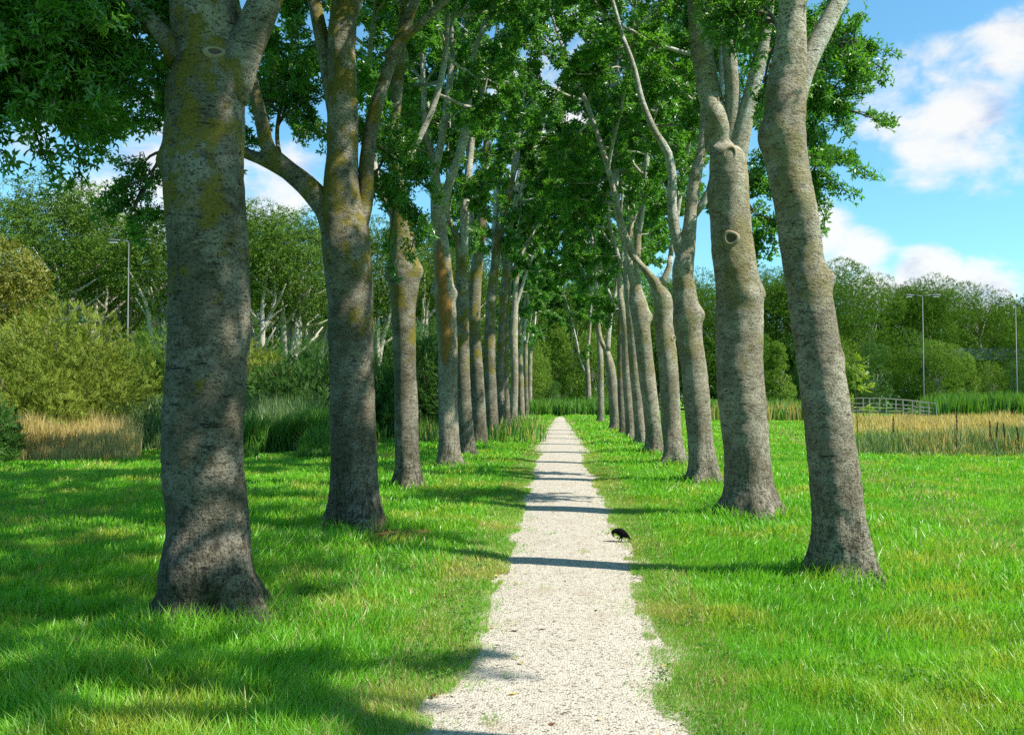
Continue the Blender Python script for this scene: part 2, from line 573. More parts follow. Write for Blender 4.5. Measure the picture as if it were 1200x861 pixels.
def grow(rg, pos, d, r, length, level, tubes, sites, up=.25, axis=None, cen=None, detail=True):
    """One branch and what it carries: tubes and leaf sites (position, direction)."""
    nseg = 7 if level < 2 else 4
    pts, rad = [pos], [r]
    st = length / nseg
    for i in range(nseg):
        jit = rg.normal(0, .16 if level else .10, 3)
        d = unit(d + jit + np.array([0, 0, up]) * (.5 if level == 0 else .3))
        pos = pos + d * st
        pts.append(pos)
        f = (i + 1) / nseg
        rad.append(r * (1 - .72 * f) + .004)
    pts, rad = np.array(pts), np.array(rad)
    if level < 2 or detail:
        tubes.append((pts, rad, level))
    if level == 2:
        m = 5
        for t in np.linspace(.25, 1, m):
            k = t * nseg
            i = min(int(k), nseg - 1)
            p = pts[i] + (pts[i + 1] - pts[i]) * (k - i)
            sites.append((p, unit(d + rg.normal(0, .75, 3))))
        return
    if level == 0:
        nb = max(4, int(length / .42))
        for b in range(nb):
            t = .16 + .84 * (b + rg.uniform(0, .9)) / nb
            k = min(t, .99) * nseg
            i = int(k)
            p = pts[i] + (pts[i + 1] - pts[i]) * (k - i)
            a = rg.uniform(0, 2 * PI)
            out = np.array([math.cos(a), math.sin(a), rg.uniform(-.1, .7)])
            if cen is not None:
                o2 = p - cen
                o2[2] = 0
                out = out + unit(o2) * .5
            grow(rg, p, unit(out), rad[i] * .5 + .006, rg.uniform(1.4, 2.7) * (1.15 - .5 * t), 1, tubes, sites, .12, detail=detail)
        grow(rg, pts[-1], d, rad[-1], 1.0, 1, tubes, sites, .2, detail=detail)
    else:
        nb = max(4, int(length / .24))
        for b in range(nb):
            t = .22 + .78 * (b + rg.uniform(0, .9)) / nb
            k = min(t, .99) * nseg
            i = int(k)
            p = pts[i] + (pts[i + 1] - pts[i]) * (k - i)
            dd = unit(unit(pts[i + 1] - pts[i]) * .7 + rg.normal(0, .75, 3))
            grow(rg, p, dd, .009, rg.uniform(.35, .75), 2, tubes, sites, -.12, detail=detail)


def scar(parent, p, nrm, rad, flat=1.0):
    """A healed pruning cut: callus ring round a dark disc."""
    mb = MB()
    n = unit(np.asarray(nrm, float))
    s = unit(np.cross(n, [0, 0, 1.0]))
    u = np.cross(s, n)
    m, kk = 18, 9
    a = np.linspace(0, 2 * PI, m, endpoint=False)
    prof = [(1.45, -.30), (1.22, .02), (1.06, .12), (.94, .10), (.84, .01), (.78, -.05)]
    V = []
    for rr, hh in prof:
        wob = (1 + .09 * np.sin(2 * a + 7 * p[2]) + .07 * np.sin(3 * a + 3 * p[2]))[:, None]
        V.append(p + rad * (rr * wob * (np.cos(a)[:, None] * s + np.sin(a)[:, None] * u * flat) + hh * (1 + .5 * np.sin(a + p[2])[:, None]) * n))
    V = np.vstack(V + [(p - n * rad * .16)[None]])
    q = []
    for i in range(len(prof) - 1):
        for j in range(m):
            q.append([i * m + j, i * m + (j + 1) % m, (i + 1) * m + (j + 1) % m, (i + 1) * m + j])
    mb.add(V, q, [[5 * m + j, 5 * m + (j + 1) % m, 6 * m] for j in range(m)])
    mb.ti[-1][:] = 1
    return mb.build('branch_scar', [CALLUS, CUTWOOD], parent)


GL, GR = 'avenue trees on the left of the path', 'avenue trees on the right of the path'


def avenue_tree(Y, trace, label, limbs=(), side=1, seed=1, knots=(), scars=(), top=13.4, dens=1.0, bark=None, group=None, extra=3, low=None, name='avenue_tree'):
    """trace: (px, py, half width px) up the trunk; limbs: lists of the same, growing on by themselves past their end."""
    rg = np.random.default_rng(seed * 101 + 7)
    limbs = [list(L) for L in limbs]
    cand = [L for L in limbs if abs(L[0][1] - trace[-1][1]) < 62 and L[-1][1] < trace[-1][1] - 8 and L[0][2] > .3 * trace[-1][2]]
    if cand and trace[-1][1] > 60:
        m = max(cand, key=lambda L: L[0][2])
        limbs.remove(m)
        trace = [t for t in trace if t[1] > m[0][1] + 4] + [(m[0][0], m[0][1], max(m[0][2] * 1.15, m[1][2] * 1.35))] + m[1:]
    trunk_goes_on = bool(cand)
    x0 = gx(trace[0][0], Y)
    base = np.array([x0, Y, 0.0])
    bark = bark or BARK
    W = lambda px, py: at(px, py, Y) - base
    pts = [W(a, b) for a, b, c_ in trace]
    rad = [c_ * Y / F_PX for a, b, c_ in trace]
    pts[0] = np.array([0, 0, -.06])
    for i in range(1, len(pts)):
        pts[i][1] += rg.normal(0, .03)
    root = thing(name, label, 'tree', base, group)
    near = Y < 14
    seg, step = (72, .022) if Y < 10 else (56, .035) if near else (32, .07) if Y < 30 else (20, .14)
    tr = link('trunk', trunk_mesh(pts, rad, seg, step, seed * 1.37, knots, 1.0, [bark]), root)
    tubes, sites = [], []
    lim = []
    topP, topR = pts[-1], rad[-1]
    detail = Y < 33
    for L in limbs:
        lp = [W(a, b) for a, b, c_ in L]
        lr = [c_ * Y / F_PX for a, b, c_ in L]
        dy = rg.uniform(-.5, .5)
        for i in range(1, len(lp)):
            lp[i][1] += dy * (lp[i][2] - lp[0][2]) * .25
        P, r = resample(lp, lr, .12 if near else .2)
        lim.append((P, r))
    if trunk_goes_on or not extra:
        lim.append((np.array([pts[-1] - (pts[-1] - pts[-2]) * t for t in (.3, .2, .1, 0)]), np.full(4, rad[-1])))
    # further limbs from the head of the trunk
    for e in range(extra):
        a = 2 * PI * (e + rg.uniform(-.25, .25)) / extra + seed
        d = unit(np.array([math.cos(a) * .42, math.sin(a) * .42, 1.0]))
        p0 = topP + np.array([math.cos(a), math.sin(a), 0]) * topR * .25 - np.array([0, 0, topR * 1.2])
        P = np.array([p0, p0 + d * .5, p0 + d * 1.1 + rg.normal(0, .06, 3)])
        P, r = resample(P, [topR * .72, topR * .55, topR * .48], .12)
        lim.append((P, r))
    cen = np.array([0, 0, 0.0])
    for P, r in lim:
        tl = []
        if Y > 14:            # leafy side shoots low on the limbs
            for i in range(1, len(P)):
                if P[i][2] > 4.6 + .5 * side and rg.random() < (.12 if Y < 24 else .32):
                    a = rg.uniform(0, 2 * PI)
                    grow(rg, P[i], unit(np.array([math.cos(a), math.sin(a), .15])), .016, rg.uniform(.8, 1.7), 1, tl, sites, .05, detail=detail)
        end = P[-1]
        d = unit(P[-1] - P[-3])
        ln = max(2.0, (top - end[2]) * rg.uniform(.85, 1.05))
        grow(rg, end - d * .02, d, r[-1], ln, 0, tl, sites, .30, cen=cen, detail=detail)
        mb = MB()
        mb.tube(P, r, 18 if near else 10)
        for tp, trd, lv in tl:
            if lv == 0:
                tp, trd = resample(tp, trd, .25)
            mb.tube(tp, trd, (12 if near else 8) if lv == 0 else 5 if lv == 1 else 3, 0 if lv < 2 else 1, lv < 2)
        mb.build('limb', [bark if seed in (1, 2) else BARK_LIMB, BARK_TWIG], root)
    if low:
        for L in low:          # low leafy boughs: points, radius
            lp = [np.asarray(p, float) - base for p in L[0]]
            P, r = resample(lp, np.linspace(L[1], .012, len(lp)), .15)
            tl = []
            for t in np.linspace(.42, 1, L[2]):
                i = min(int(t * (len(P) - 1)), len(P) - 2)
                dd = unit(unit(P[i + 1] - P[i]) * .5 + rg.normal(0, .7, 3) + np.array([0, 0, L[3]]))
                grow(rg, P[i], dd, .02, rg.uniform(.35, .75), 1, tl, sites, L[3] * .5)
            mb = MB()
            mb.tube(P, r, 10)
            for tp, trd, lv in tl:
                mb.tube(tp, trd, 5 if lv < 2 else 3, 1, False)
            mb.build('limb', [bark, BARK_TWIG], root)
    S = np.array([s[0] for s in sites])
    D = np.array([s[1] for s in sites])
    rep = (9 if seed == 1 else 6) if Y < 15 else 6
    S = np.repeat(S, rep, 0) + rg.normal(0, .05, (len(S) * rep, 3))
    D = unit(np.repeat(D, rep, 0) + rg.normal(0, .5, (len(D) * rep, 3)))
    if group == GR and Y < 26:
        dens *= .85
    keep = rg.random(len(S)) < dens
    S, D = S[keep], D[keep]
    D[:, 2] -= .15
    U = unit(rg.normal(0, .55, (len(S), 3)) + [0, 0, 1.0])
    if Y < 15:
        me = leaves('crown', S, D, U, rg.uniform(.6, 1.15, len(S)) * (.66 + Y * .014), WHORL, [LEAF])
    else:
        me = leaves('crown', S, D, U, rg.uniform(.6, 1.2, len(S)) * (.62 + min(Y, 60) * .008), WHORL_BIG, [LEAF])
    link('crown', me, root)
    for (px, py, rad_, ang) in scars:
        # find the trunk surface under that pixel: centre line at that height, then outwards
        p = W(px, py)
        zc = p[2]
        cp = np.array([np.interp(zc, [q[2] for q in pts], [q[0] for q in pts]), np.interp(zc, [q[2] for q in pts], [q[1] for q in pts]), zc])
        rr = np.interp(zc, [q[2] for q in pts], rad)
        off = np.clip((p[0] - cp[0]) / rr, -.95, .95)
        nrm = np.array([off, -math.sqrt(1 - off * off), ang])
        scar(tr, cp + np.array([off, -math.sqrt(1 - off * off), 0]) * rr * 1.02, nrm, rad_ * Y / F_PX, .55 if seed == 1 else 1.1)
    return root, x0


TREES = []


def AT(*a, **k):
    root, x0 = avenue_tree(*a, **k)
    TREES.append((x0, a[0], a[1][0][2] * a[0] / F_PX))
    return root


KN = lambda z, deg, s, a: (z, R(deg), s, a)
# angles: 0 = +x (right), 270 = towards the camera, 180 = left
P6 = lambda px, py, Y: at(px, py, Y)
AT(6.65, [(246, 724, 69), (246, 700, 60), (245, 672, 55), (243, 620, 51), (240, 540, 48.5), (242, 400, 47.5), (242, 300, 48), (241, 220, 49), (240, 150, 49), (241, 110, 47), (243, 60, 44), (240, 20, 42), (236, -30, 38)],
   'huge grey trunk spotted with yellow lichen, closest tree on the left of the path',
   [[(262, 110, 30), (286, 60, 22), (304, 20, 20), (330, -40, 17)], [(215, 70, 20), (192, 42, 11), (165, 12, 8), (130, -20, 7)]],
   seed=1, extra=6, group=GL,
   knots=[KN(3.36, 190, .07, .055), KN(2.85, 300, .2, .03), KN(3.9, 200, .1, .025), KN(3.95, 320, .14, .05), KN(2.2, 330, .2, .03)],
   scars=[(262, 71, 10, .35)],
   low=[([P6(225, -10, 6.85), P6(150, -5, 7.0), P6(70, 10, 6.6), P6(-60, 30, 6.2)], .07, 17, .0),
        ([P6(205, 20, 6.85), P6(165, 30, 7.3), P6(140, 50, 7.6), P6(112, 100, 7.7), P6(118, 135, 7.7)], .03, 5, -.2),
        ([P6(200, -30, 6.85), P6(110, -30, 6.9), P6(40, 10, 6.7), P6(-5, 75, 6.6)], .05, 13, -.08),
        ([P6(180, -40, 6.85), P6(80, -50, 6.6), P6(-30, -20, 6.5), P6(-100, 30, 6.4)], .05, 14, -.05),
        ([P6(215, -60, 6.85), P6(140, -60, 6.9), P6(80, -40, 6.7), P6(30, 0, 6.6)], .05, 14, .02)])
AT(11.4, [(416, 632, 39), (416, 612, 35), (416, 585, 31), (416, 540, 29), (413, 450, 27), (410, 350, 27.5), (407, 290, 30), (404, 260, 30), (401, 225, 23), (401, 180, 19), (402, 110, 18), (402, 40, 17), (403, 0, 16)],
   'grey tree with one low limb arching left and bare roots in brown soil',
   [[(398, 275, 22), (385, 248, 15), (362, 220, 13), (335, 197, 11), (318, 178, 9), (312, 150, 8), (303, 105, 7), (294, 60, 6), (285, 10, 5)],
    [(352, 212, 9), (325, 196, 8), (300, 184, 7), (282, 178, 6), (262, 160, 5)],
    [(415, 275, 14), (426, 240, 10), (428, 185, 9), (438, 120, 8), (455, 62, 7), (478, 0, 6), (495, -50, 5)],
    [(452, 68, 6), (480, 40, 5), (510, 12, 4.5), (540, -15, 4)],
    [(398, 150, 12), (388, 105, 10), (378, 55, 9), (366, 0, 8)]],
   seed=2, extra=1, group=GL, knots=[KN(3.3, 300, .2, .05), KN(2.6, 250, .16, .03)],
   low=[([P6(330, 195, 11.4), P6(325, 150, 12.2), P6(335, 90, 12.6), P6(345, 30, 13)], .035, 14, .0),
        ([P6(428, 180, 11.4), P6(440, 170, 12), P6(455, 190, 12.5), P6(470, 230, 12.6)], .03, 8, -.2),
        ([P6(300, 100, 11.4), P6(255, 110, 12.4), P6(195, 170, 13), P6(165, 235, 13.2)], .03, 9, -.3)])
AT(16.5, [(478, 567, 19), (478, 552, 16.5), (477, 530, 15), (475, 450, 14), (473, 360, 15), (474, 322, 18), (472, 295, 16), (470, 250, 14), (467, 215, 10), (465, 190, 8.5)],
   'grey tree swollen into a knobby head where its limbs were cut back',
   [[(470, 260, 9), (455, 240, 6), (443, 215, 5), (438, 190, 4)], [(467, 215, 6), (475, 198, 4.5), (484, 175, 4)], [(466, 215, 9), (462, 150, 7.5), (468, 80, 6.5), (474, 0, 5)]],
   seed=3, extra=2, top=11.5, group=GL, knots=[KN(3.85, 180, .12, .09), KN(3.9, 350, .12, .10)], bark=BARK)
tr = AT(21.2, [(526, 543, 14.5), (526, 530, 13), (525, 480, 12), (524, 400, 12), (521, 345, 13), (518, 300, 10.5), (514, 262, 9), (514, 240, 9.5)],
   'slim tree with a long ochre strip of bare wood down its trunk',
   [[(513, 245, 7.5), (510, 205, 6), (508, 190, 5.5), (500, 165, 4), (497, 130, 3.5)], [(511, 195, 5), (518, 160, 4.5), (526, 100, 4), (530, 60, 3)],
    [(516, 248, 7), (527, 215, 5.5), (540, 180, 5), (543, 170, 5), (550, 125, 4), (556, 75, 3), (572, 32, 2.4)]],
   seed=4, extra=1, top=11.5, group=GL, knots=[KN(4.1, 200, .10, .09), KN(4.0, 340, .1, .09)], bark=BARK_L)
AT(25.7, [(547, 532, 11), (546, 515, 9.5), (543, 450, 9), (541, 380, 9), (541, 330, 9.5), (543, 290, 8)],
   'mid-grey tree close behind the tree with the ochre strip',
   [[(541, 330, 7), (536, 280, 4), (525, 255, 3)], [(543, 300, 6), (545, 230, 5), (550, 180, 4), (555, 100, 3)]], seed=5, extra=2, top=12.0, group=GL)
AT(30.2, [(562, 528, 10), (562, 512, 9), (560, 450, 8), (556, 380, 7.5), (558, 320, 8), (562, 285, 7)],
   'sixth trunk of the left row, straight, between two equally grey neighbours',
   [[(562, 290, 5), (566, 230, 4.5), (570, 170, 4), (566, 110, 3)], [(558, 320, 4), (552, 260, 3.5), (549, 200, 3)]], seed=6, extra=2, group=GL)
AT(35.4, [(577, 524, 9), (577, 508, 8.3), (575, 450, 7), (574, 390, 7), (577, 340, 6.5), (581, 310, 6)],
   'tree whose stem bends right into two sunlit limbs above a lichen-spotted trunk',
   [[(580, 315, 5), (586, 270, 4.5), (597, 225, 4), (602, 200, 3.5)], [(580, 315, 4.5), (580, 260, 3.5), (583, 205, 3)]], seed=7, extra=1, group=GL)
AT(40.5, [(587, 517, 6), (587, 500, 5.3), (586, 440, 4.8), (588, 380, 4.6), (592, 320, 4.5)], 'eighth trunk of the left row, dark and narrow', [[(592, 322, 4), (596, 280, 3.2), (604, 240, 2.6)]], seed=8, extra=2, group=GL)
AT(45.2, [(594, 514, 5.6), (594, 500, 4.8), (592, 440, 4.4), (593, 370, 4.2), (597, 320, 4)], 'ninth trunk of the left row, just before the gap of sunlight', [], seed=9, extra=3, group=GL)
AT(52.0, [(602, 502, 5.6), (602, 490, 5), (603, 430, 4.6), (602, 395, 5.2), (604, 350, 3.8), (606, 310, 3.2)], 'brightly sunlit pale trunk towards the far end of the left row', [[(604, 360, 2.6), (612, 335, 2), (618, 315, 1.6)]], seed=10, extra=2, bark=BARK_L, group=GL)
AT(62.0, [(611, 498, 5), (611, 487, 4.4), (610, 440, 3.8), (609, 400, 3.6)], 'pale tree forking low into a narrow V near the far end', [[(609, 405, 2.8), (610, 385, 2.2), (613, 365, 1.8)], [(610, 405, 2.5), (614, 390, 2), (616, 370, 1.6)]], seed=11, extra=0, bark=BARK_L, group=GL)
AT(71.0, [(617, 495, 3.6), (617, 485, 3), (616, 440, 2.7), (616, 400, 2.4)], 'second last trunk of the left row, shaded', [], seed=12, extra=2, group=GL)
AT(79.0, [(621, 490, 3.4), (621, 482, 2.9), (621, 440, 2.7), (622, 395, 2.5)], 'last trunk at the far end of the left row', [], seed=13, extra=2, bark=BARK_L, group=GL)

# right row
AT(8.5, [(989, 674, 39), (988, 655, 35.5), (986, 630, 33), (982, 600, 30.5), (970, 500, 28.5), (958, 400, 27), (948, 335, 26), (942, 300, 24.5), (931, 240, 24.5), (923, 195, 25.5), (919, 160, 25.5), (920, 125, 24.5), (924, 92, 25), (926, 60, 20), (928, 20, 17), (929, -30, 16)],
   'leaning grey trunk closest on the right of the path, forked at the top',
   [[(925, 132, 17), (934, 104, 14.5), (948, 70, 12.5), (965, 38, 11), (985, 0, 10), (1010, -40, 9)]],
   seed=21, extra=2, group=GR, bark=BARK_L, side=-1,
   knots=[KN(2.72, 350, .06, .06), KN(4.0, 195, .11, .05), KN(2.0, 20, .07, .04), KN(3.98, 260, .14, .03), KN(.15, 262, .07, -.05), KN(.55, 265, .06, -.03)],
   low=[([P6(925, 60, 8.7), P6(905, 20, 9.3), P6(880, -10, 9.8)], .03, 8, .1)])
AT(12.8, [(881, 608, 39), (881, 595, 33), (879, 570, 29), (876, 530, 27), (868, 450, 27.5), (866, 370, 27.5), (865, 345, 27), (861, 315, 25), (858, 285, 24.5), (856, 240, 24), (854, 205, 23), (851, 178, 21)],
   'grey tree with pale round pruning scars, second on the right of the path',
   [[(849, 172, 19), (840, 145, 15.5), (830, 95, 14), (822, 60, 13), (815, 10, 10), (810, -50, 8)], [(824, 68, 10), (832, 20, 8.5), (836, -40, 7)],
    [(858, 205, 15), (867, 160, 11.5), (878, 115, 9), (890, 60, 8), (897, 0, 7)], [(852, 185, 10), (857, 120, 9), (852, 60, 8), (850, 0, 7)]],
   seed=22, extra=0, top=11.0, group=GR, bark=BARK_L,
   knots=[KN(3.05, 345, .08, .05), KN(3.0, 290, .07, .03), KN(3.6, 200, .14, .02), KN(4.4, 190, .12, .03)],
   scars=[(851, 186, 6, 0), (852, 283, 6.3, 0), (843, 120, 3.5, 0), (835, 62, 3.5, 0)],
   low=[([P6(890, 60, 12.8), P6(930, 60, 13.2), P6(960, 50, 13.5), P6(992, 50, 13.6)], .035, 11, .0),
        ([P6(895, 110, 12.8), P6(930, 130, 13.6), P6(955, 130, 14), P6(975, 115, 14.2)], .03, 9, -.05),
        ([P6(880, 130, 12.8), P6(915, 165, 13.6), P6(950, 185, 13.9), P6(975, 190, 14)], .03, 9, -.15)])
AT(17.6, [(823, 562, 20), (823, 548, 17), (821, 520, 15.5), (815, 450, 15.5), (809, 400, 16), (806, 372, 17), (803, 345, 14.5), (801, 310, 12.5), (801, 290, 12)],
   'tree forking into two smooth stems at eye-catching height, third on the right',
   [[(803, 300, 10), (808, 265, 8), (811, 235, 7.5), (815, 205, 8), (822, 175, 6), (826, 130, 5)], [(813, 252, 5), (824, 238, 4.5), (832, 222, 4), (838, 190, 3.5)],
    [(800, 300, 8.5), (793, 280, 6.5), (787, 245, 6), (786, 200, 5), (781, 180, 5), (768, 160, 4), (752, 125, 3.5), (740, 80, 3), (728, 50, 2.5)]],
   seed=23, extra=0, top=11.5, group=GR, bark=BARK_L, knots=[KN(3.2, 345, .1, .08), KN(3.0, 200, .1, .05)],
   scars=[(788, 240, 2.6, 0)],
   low=[([P6(840, 200, 17.6), P6(872, 230, 18), P6(890, 260, 18.3)], .025, 7, -.1)])
AT(22.3, [(789, 543, 15.5), (789, 530, 13), (787, 500, 12), (783, 430, 11.5), (778, 380, 11), (775, 345, 11), (772, 325, 9)],
   'tree with one pale round cut mark facing the path, fourth on the right',
   [[(770, 335, 7), (757, 318, 5.5), (742, 300, 5), (732, 275, 4), (722, 235, 3.5), (712, 195, 3)], [(774, 335, 6), (783, 318, 3.5), (786, 300, 3)]],
   seed=24, extra=1, group=GR, bark=BARK_L, scars=[(789, 397, 3.2, 0)])
AT(26.5, [(767, 533, 11.5), (767, 520, 10.5), (764, 490, 10), (757, 430, 10), (751, 380, 10), (748, 355, 11), (744, 330, 8.5)],
   'tree with a burl on its right side below upright twin stems, fifth on the right',
   [[(745, 335, 6), (746, 300, 5), (748, 270, 4)], [(744, 335, 6), (738, 310, 4.5), (732, 285, 4)]], seed=25, extra=1, group=GR, bark=BARK_L, knots=[KN(3.9, 350, .12, .12)])
AT(31.0, [(751, 529, 8), (751, 517, 7), (748, 480, 6.8), (743, 420, 6.5), (739, 370, 6.3), (736, 320, 6)], 'sixth trunk of the right row, dark-sided and leaning to the path', [[(736, 325, 5), (737, 290, 4), (740, 260, 3)]], seed=26, extra=2, group=GR, bark=BARK_L)
AT(35.2, [(739, 523, 6.6), (739, 510, 6), (737, 480, 5.7), (734, 430, 5.5), (732, 380, 5.3), (728, 350, 4)], 'seventh trunk of the right row, nearly touching its darker neighbour', [[(728, 355, 3.6), (726, 335, 3), (727, 310, 2.6)]], seed=27, extra=2, group=GR, bark=BARK_L)
AT(39.5, [(730, 515, 5), (730, 505, 4.5), (728, 470, 4.2), (727, 420, 4), (727, 370, 3.8)], 'thin dark eighth trunk of the right row', [], seed=28, extra=3, group=GR)
AT(44.0, [(721, 511, 7), (721, 500, 6.3), (719, 470, 6), (715, 430, 5.8), (711, 405, 5.5)], 'tree whose limb hooks out to the left over the path, far along the right',
   [[(711, 412, 3.5), (704, 398, 3), (701, 380, 2.8), (700, 350, 2.5)], [(712, 410, 3.4), (714, 385, 2.8), (718, 360, 2.4)]], seed=29, extra=1, group=GR, bark=BARK_L)
AT(58.5, [(704, 496, 5), (704, 487, 4.2), (704, 450, 3.7), (703, 410, 3.5), (702, 395, 3.2)], 'pale straight trunk alone beyond the hooked limb on the right', [[(702, 400, 2.4), (700, 375, 2), (698, 350, 1.7)]], seed=30, extra=1, group=GR, bark=BARK_L)
AT(82.0, [(690, 487, 4), (690, 481, 3.4), (689, 440, 3), (688, 420, 3)], 'last pale tree at the far end of the right row, with a thin side stem', [[(688, 422, 2.2), (690, 400, 1.8), (692, 375, 1.5)], [(688, 440, 1.8), (681, 425, 1.3), (676, 400, 1)]], seed=31, extra=0, group=GR, bark=BARK_L)
AT(3.45, [(1489, 990, 90), (1489, 940, 76), (1490, 700, 66), (1495, 400, 62), (1505, 200, 58), (1520, 0, 54), (1530, -250, 50), (1540, -520, 46)], 'tree just outside the picture whose shadow falls across the near path', [], seed=20, extra=5, top=15.0, dens=1.1, group=GR, bark=BARK_L)

# ochre bare-wood strip on the fourth left tree: a part of that tree
mb = MB()
Yt = 21.2
xb = gx(526, Yt)
zs = np.linspace(2.4, 5.2, 30)
zs2 = np.linspace(.15, 3.2, 34)
def strip(zs, a0, a1, pts_r):
    k = len(zs)
    aa = np.linspace(0, 1, 7)
    V = []
    for i, z_ in enumerate(zs):
        f = i / (k - 1)
        env = math.sin(PI * min(max(f, .02), .98)) ** .4
        mid = (a0 + a1) / 2 + .12 * math.sin(z_ * 2.3)
        half = (a1 - a0) / 2 * env * (1 + .25 * math.sin(z_ * 7.3))
        cx_ = np.interp(z_, pts_r[:, 2], pts_r[:, 0])
        cy_ = np.interp(z_, pts_r[:, 2], pts_r[:, 1])
        r_ = np.interp(z_, pts_r[:, 2], pts_r[:, 3])
        for t in aa:
            a_ = mid + (t * 2 - 1) * half
            q_ = r_ * (1.04 + .035 * (1 - (2 * t - 1) ** 2))
            V.append([cx_ + q_ * math.cos(a_), cy_ + q_ * math.sin(a_), z_])
    q = [[i * 7 + j, i * 7 + j + 1, i * 7 + j + 8, i * 7 + j + 7] for i in range(k - 1) for j in range(6)]
    return V, q
trc = [(526, 543, 14.5), (526, 530, 13), (525, 480, 12), (524, 400, 12), (521, 345, 13), (518, 300, 10.5), (514, 262, 9), (514, 240, 9.5)]
pr = np.array([[*(at(a, b, Yt) - [xb, Yt, 0]), c_ * Yt / F_PX] for a, b, c_ in trc])
mb.add(*strip(zs, R(235), R(300), pr))
mb.build('bare_wood_strip', [WOUND], tr)

# ------------------------------------------------------------------ grass
def grass(n):
    y0 = np.exp(rng.uniform(math.log(2.7), math.log(95), n))
    ang = rng.uniform(R(-42), R(42), n) + YAW
    x, y = -np.sin(ang) * y0, np.cos(ang) * y0
    m = int(n * .2)                                     # more, shorter blades along the path edges
    y[:m] = np.exp(rng.uniform(math.log(3.0), math.log(26), m))
    l_, r_ = path_edges(y[:m])
    off_ = np.abs(rng.normal(0, .30, m)) - .06
    x[:m] = np.where(rng.random(m) < .5, l_ - off_, r_ + off_)
    y0[:m] = y[:m]
    l, r = path_edges(y)
    dpath = np.maximum(l - x, x - r)                    # >0 outside the path
    rag = dpath + (.13 * n2(x, y, 2.2, 5.1) + .10 * n2(x, y, 7.0, 3.1) + .05 * n2(x, y, 19.0, 6.1)) * np.clip(1 - dpath / .14, .25, 1)
    rag = rag + np.where(dpath < .05, .20 * n2(x * .6, y * 1.8, 1.6, 21.1), 0)
    tuft = (n2(x, y, 3.1, 12.3) > .74) & (dpath > -.5)
    for tpx, tpy in ((598, 792), (640, 690), (560, 800), (545, 770), (575, 845), (760, 745), (715, 640), (770, 770), (600, 770), (566, 740), (735, 705)):
        ty_ = F_PX * CAM_H / (tpy - 464)
        tuft |= ((x - gx(tpx, ty_)) / .055) ** 2 + ((y - ty_) / .075) ** 2 < 1 + .6 * n2(x, y, 30, 2.2)
    pk = np.clip(.60 + rag / .26, 0, 1) ** 1.5
    pk = np.where(tuft, .8, pk)
    keep = (rng.random(n) < pk) | (y > 70)
    # bare soil at the second left tree
    keep &= ~((((x - (-1.95)) / .5) ** 2 + ((y - 11.0) / .55) ** 2 < 1) & (rng.random(n) < .85))
    keep &= ~((np.abs(x - (gx(725, 10.55) - .03)) < .24) & (y > 9.9) & (y < 10.75) & (dpath < .12) & (rng.random(n) < .9))
    x, y, dpath, y0 = x[keep], y[keep], dpath[keep], y0[keep]
    n = len(x)
    h = .115 + .045 * n2(x, y, .45, 2.2) + .05 * n2(x, y, 2.4, 7.7)
    h = np.where(dpath < .9, h * (.34 + .74 * np.clip(dpath, 0, .9)), h)
    h = np.where((x > 4.6) | (x < -5.5), h * .62, h)
    h = np.where((x < -1.0) & (y < 5.4), h * 1.3, h)
    h = np.where((x > 1.6) & (y < 9), h * 1.2, h)
    for tx, ty, trr in TREES:
        dd = np.hypot(x - tx, y - ty)
        h = h + np.where(dd < trr + .35, .09 * np.exp(-((dd - trr) / .2) ** 2), 0)
    h = np.clip(h, .028, .36) * rng.uniform(.55, 1.35, n) * (1 + y0 * .004)
    w = np.maximum(.0034, .00085 * y0) * rng.uniform(.7, 1.4, n) * np.clip(h / .09, .55, 1.3)
    a = rng.uniform(0, 2 * PI, n)
    lean = rng.uniform(.10, .75, n) * h
    wx = n2(x, y, .8, 4.4) * .35 * h
    la = rng.uniform(0, 2 * PI, n)
    lx, ly = np.cos(la) * lean + wx + .15 * h, np.sin(la) * lean
    bx, by = np.cos(a) * w / 2, np.sin(a) * w / 2
    V = np.empty((n, 5, 3), np.float32)
    V[:, 0] = np.stack([x - bx, y - by, np.zeros(n) - .004], -1)
    V[:, 1] = np.stack([x + bx, y + by, np.zeros(n) - .004], -1)
    mx, my, mz = x + lx * .32, y + ly * .32, h * .58
    V[:, 2] = np.stack([mx + bx * .8, my + by * .8, mz], -1)
    V[:, 3] = np.stack([mx - bx * .8, my - by * .8, mz], -1)
    V[:, 4] = np.stack([x + lx, y + ly, h * .97], -1)
    b = (np.arange(n) * 5)[:, None]
    Q = b + np.array([[0, 1, 2, 3]])
    T = b + np.array([[3, 2, 4]])
    dry = (rng.random(n) < .02 + .30 * np.clip(n2(x, y, .55, 9.9) - .55, 0, 1) + .24 * ((dpath < .45) & (dpath > -.1))).astype(int)
    # pale mown strip of hay on the right meadow
    s = (x - 4.9 - (y - 11) * .16)
    dry = np.where((np.abs(s - .3) < .5) & (y > 9) & (rng.random(n) < .22), 1, dry)
    return make_mesh('grass', V.reshape(-1, 3), [Q, T], [GRASS, GRASS_DRY], False, np.concatenate([dry, dry]))
tag(link('grass', grass(1100000)), 'bright green meadow grass on both sides of the path', None, None, 'stuff')

